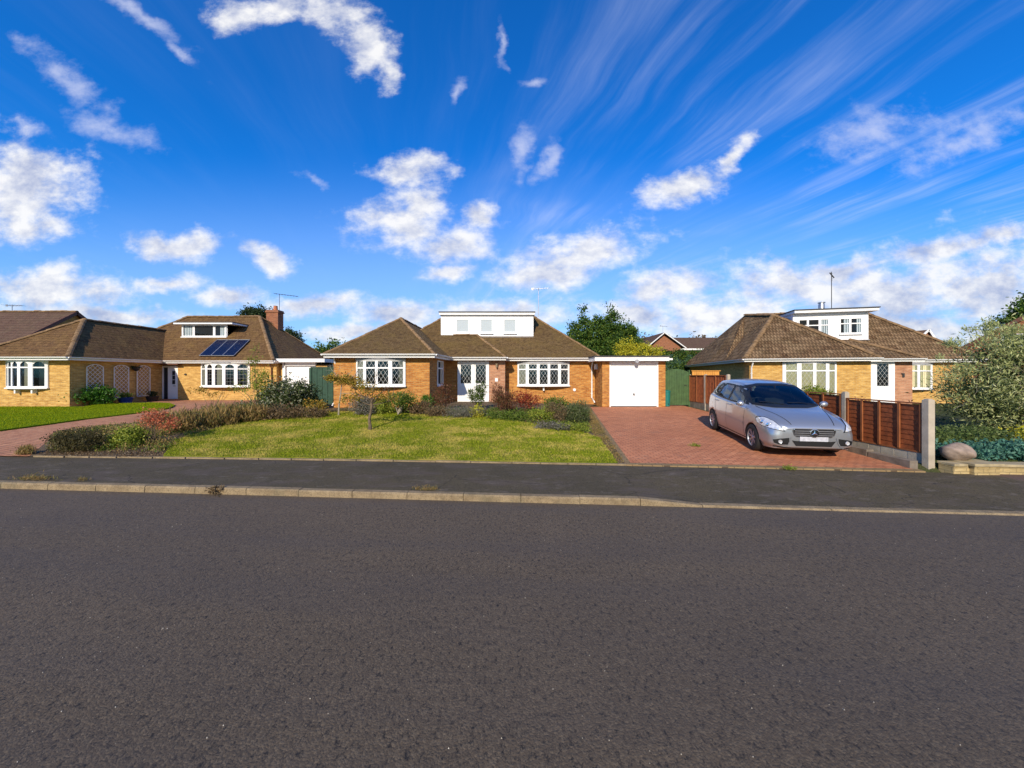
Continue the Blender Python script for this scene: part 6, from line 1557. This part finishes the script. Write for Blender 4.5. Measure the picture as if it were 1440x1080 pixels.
BL = [ # px, py, rx, ry, rot, (cumulus)
 (330, 22, 45, 34, 0), (395, 8, 60, 26, 0), (470, 20, 60, 32, -15), (515, 62, 36, 52, 25), (546, 104, 20, 24, 0),
 (35, 265, 105, 80, -10), (35, 322, 90, 32, 0), (250, 344, 75, 24, 0), (375, 362, 46, 22, -20), (75, 412, 110, 40, 0), (318, 416, 62, 20, 0), (430, 428, 75, 18, 0), (240, 398, 64, 15, 0),
 (582, 238, 62, 28, 5), (566, 318, 86, 44, -8), (632, 345, 78, 36, 0), (600, 285, 44, 34, 0), (668, 308, 26, 26, 0), (628, 385, 50, 16, 10),
 (818, 355, 120, 36, 15), (760, 385, 90, 28, 0), (958, 268, 78, 30, 22), (1032, 222, 42, 18, 35),
 (948, 404, 96, 32, 0), (900, 442, 110, 26, 0), (1105, 402, 110, 42, 0), (1240, 420, 170, 62, 0), (1390, 400, 150, 80, 0), (560, 440, 90, 20, 0), (700, 446, 130, 24, 0), (1010, 446, 190, 36, 0), (1250, 462, 240, 60, 0), (1340, 345, 130, 26, 8), (1180, 380, 90, 24, 10),
 (500, 464, 90, 14, 0), (150, 445, 150, 18, 0)]
WI = [(190, 22, 95, 17, -32), (255, 75, 50, 10, -42), (155, 180, 80, 24, -15), (95, 110, 95, 24, -38), (735, 212, 20, 40, -10), (40, 178, 45, 18, -15), (640, 128, 14, 18, 0), (770, 225, 16, 34, -20), (705, 60, 9, 45, 10), (1220, 190, 90, 40, 15), (1350, 200, 110, 30, 25), (745, 118, 26, 9, 20), (440, 256, 34, 8, -15)]
cur = None
for px, py, rx, ry, rot in BL:
    m = w.n('ShaderNodeMapping', {'Vector': tw, 'Location': ((px-720)/F, (HY-py)/F, 0), 'Rotation': (0, 0, R(rot)), 'Scale': (rx/F, ry/F, 1)}, vector_type='TEXTURE')
    L = w.vm('LENGTH', w.vm('MULTIPLY', m.outputs[0], (1, 1, 0)))
    cur = L if cur is None else w.n('ShaderNodeMath', {0: cur, 1: L, 2: .18}, operation='SMOOTH_MIN').outputs[0]
n1 = w.noise(w.vm('MULTIPLY', tc, (1, 1.5, 1)), 10, 10, .62); n2 = w.noise(w.vm('MULTIPLY', tc, (1, 1.3, 1)), 3.2, 5, .6)
body_ = w.math('ADD', w.math('SUBTRACT', 1.12, cur), w.math('ADD', w.math('MULTIPLY', w.math('SUBTRACT', n1, .5), 2.1), w.math('MULTIPLY', w.math('SUBTRACT', n2, .5), 1.0)))
back = w.mr(sp.outputs[1], .10, -.25, 0, .85, True)      # unseen cloud added behind and overhead to whiten the ambient light
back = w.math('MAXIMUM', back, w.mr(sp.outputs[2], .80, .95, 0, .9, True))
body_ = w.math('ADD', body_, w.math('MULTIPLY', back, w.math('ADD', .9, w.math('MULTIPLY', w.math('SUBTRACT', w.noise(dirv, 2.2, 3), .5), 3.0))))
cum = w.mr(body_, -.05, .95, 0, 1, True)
# light and shade inside the clouds: difference of the same noise a step towards the sun
n1b = w.noise(w.vm('MULTIPLY', w.vm('ADD', tc, (-.03, .05, 0)), (1, 1.5, 1)), 11, 6, .6)
sh = w.math('ADD', w.math('MULTIPLY', w.math('SUBTRACT', n1, n1b), 2.4), w.math('MULTIPLY', w.math('SUBTRACT', n2, .5), -1.2))
thick = w.mr(body_, .5, 1.6, 0, 1)
lit = w.math('SUBTRACT', w.math('ADD', .72, sh), w.math('MULTIPLY', thick, .30), clamp=True)
greyr = w.mr(tx, .55, 1.2, 0, .35); lit = w.math('SUBTRACT', lit, w.math('MULTIPLY', greyr, w.mr(tz, .04, .22, 1, .2)), clamp=True)
ccol = w.mix(lit, (.40, .46, .66), (.97, .96, .95)); ccol = w.mix(w.mr(sp.outputs[1], .1, -.25), ccol, (.50, .44, .37))  # added rear cloud kept dim and warm to offset blue ambient light
# cirrus streaks on a high flat layer
zc = w.math('MAXIMUM', sp.outputs[2], .03)
qx = w.math('DIVIDE', sp.outputs[0], zc); qy = w.math('DIVIDE', sp.outputs[1], zc)
ca, sa = math.cos(R(15)), math.sin(R(15))      # streak direction on the layer
def rot2(k1, k2): return w.math('ADD', w.math('MULTIPLY', qx, k1), w.math('MULTIPLY', qy, k2))
al = rot2(-sa, ca); ac = rot2(ca, sa)
wv = w.noise(w.n('ShaderNodeCombineXYZ', {0: qx, 1: qy}).outputs[0], .9, 3, .5)
acw = w.math('ADD', ac, w.math('MULTIPLY', w.math('SUBTRACT', wv, .5), .34))
st1 = w.noise(w.n('ShaderNodeCombineXYZ', {0: w.math('MULTIPLY', acw, 2.6), 1: w.math('MULTIPLY', al, .40)}).outputs[0], 1.0, 8, .60)
st2 = w.noise(w.n('ShaderNodeCombineXYZ', {0: acw, 1: w.math('MULTIPLY', al, .45), 2: 3.3}).outputs[0], 1.0, 4, .55)
st3 = w.noise(w.n('ShaderNodeCombineXYZ', {0: w.math('MULTIPLY', acw, 9.0), 1: w.math('MULTIPLY', al, .55), 2: 1.7}).outputs[0], 1.0, 9, .62)
reg = w.mr(ac, .0, 1.3, 0, 1, True)
patch_ = w.mr(w.noise(w.n('ShaderNodeCombineXYZ', {0: qx, 1: qy, 2: 7.0}).outputs[0], .8, 3), .38, .60, .12, 1, True)
ci = w.math('MULTIPLY', w.mr(w.math('ADD', w.math('MULTIPLY', st1, .8), w.math('ADD', w.math('MULTIPLY', st2, .45), w.math('MULTIPLY', w.math('SUBTRACT', st3, .5), .42))), .55, .98, 0, 1, True), w.math('ADD', w.math('MULTIPLY', reg, .82), .05))
ci = w.math('MULTIPLY', w.math('MULTIPLY', ci, patch_), .95)
veil = w.mr(tz, .0, .62, 1.3, 0, True)
SKYS = .112
base = w.mix(1.0, hs.outputs[0], (SKYS*.12, SKYS*1.03, SKYS*1.85), 'MULTIPLY')
base = w.mix(w.math('MULTIPLY', veil, .5), base, (.50, .64, .90))
c1 = w.mix(ci, base, (.66, .74, 1.0))
cw = None
for px, py, rx, ry, rot in WI:
    m = w.n('ShaderNodeMapping', {'Vector': tw, 'Location': ((px-720)/F, (HY-py)/F, 0), 'Rotation': (0, 0, R(rot)), 'Scale': (rx/F, ry/F, 1)}, vector_type='TEXTURE')
    L = w.vm('LENGTH', w.vm('MULTIPLY', m.outputs[0], (1, 1, 0)))
    cw = L if cw is None else w.math('MINIMUM', cw, L)
wis_ = w.mr(w.math('ADD', w.math('SUBTRACT', 1.0, cw), w.math('MULTIPLY', w.math('SUBTRACT', n1, .5), 2.6)), -.1, 1.3, 0, .62, True)
c1 = w.mix(wis_, c1, (.70, .74, .93))
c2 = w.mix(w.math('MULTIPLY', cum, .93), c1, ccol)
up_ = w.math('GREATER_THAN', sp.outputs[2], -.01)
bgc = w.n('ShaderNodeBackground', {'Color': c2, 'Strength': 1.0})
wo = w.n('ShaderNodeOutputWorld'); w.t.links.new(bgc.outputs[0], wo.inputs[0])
SKYNODE = sky

sun = bpy.data.lights.new('sun', 'SUN'); sun.energy = 5.0; sun.angle = R(.5); sun.color = (1.0, .88, .70)
so = bpy.data.objects.new('sun', sun); COL.objects.link(so)
d = Vector((math.sin(AZ)*math.cos(ELV), math.cos(AZ)*math.cos(ELV), -math.sin(ELV)))
so.rotation_euler = d.to_track_quat('-Z', 'Y').to_euler(); so.location = (-10, -20, 20)

cam = bpy.data.cameras.new('camera'); co_ = bpy.data.objects.new('camera', cam); COL.objects.link(co_)
cam.sensor_width = 36; cam.lens = F/1440*36; cam.clip_end = 3000; cam.clip_start = .05
cam.shift_y = (540-HY)/1440*-1*-1
co_.location = (0, 0, CZ); co_.rotation_euler = (R(90), 0, 0)
cam.shift_y = -(540-HY)/1440*1.0
S.camera = co_
S.render.engine = 'CYCLES'
S.view_settings.view_transform = 'Standard'; S.view_settings.look = 'None'; S.view_settings.exposure = 0.08; S.view_settings.gamma = 1.0
S.render.resolution_x = 1024; S.render.resolution_y = 768
S.cycles.max_bounces = 8; S.cycles.transparent_max_bounces = 16
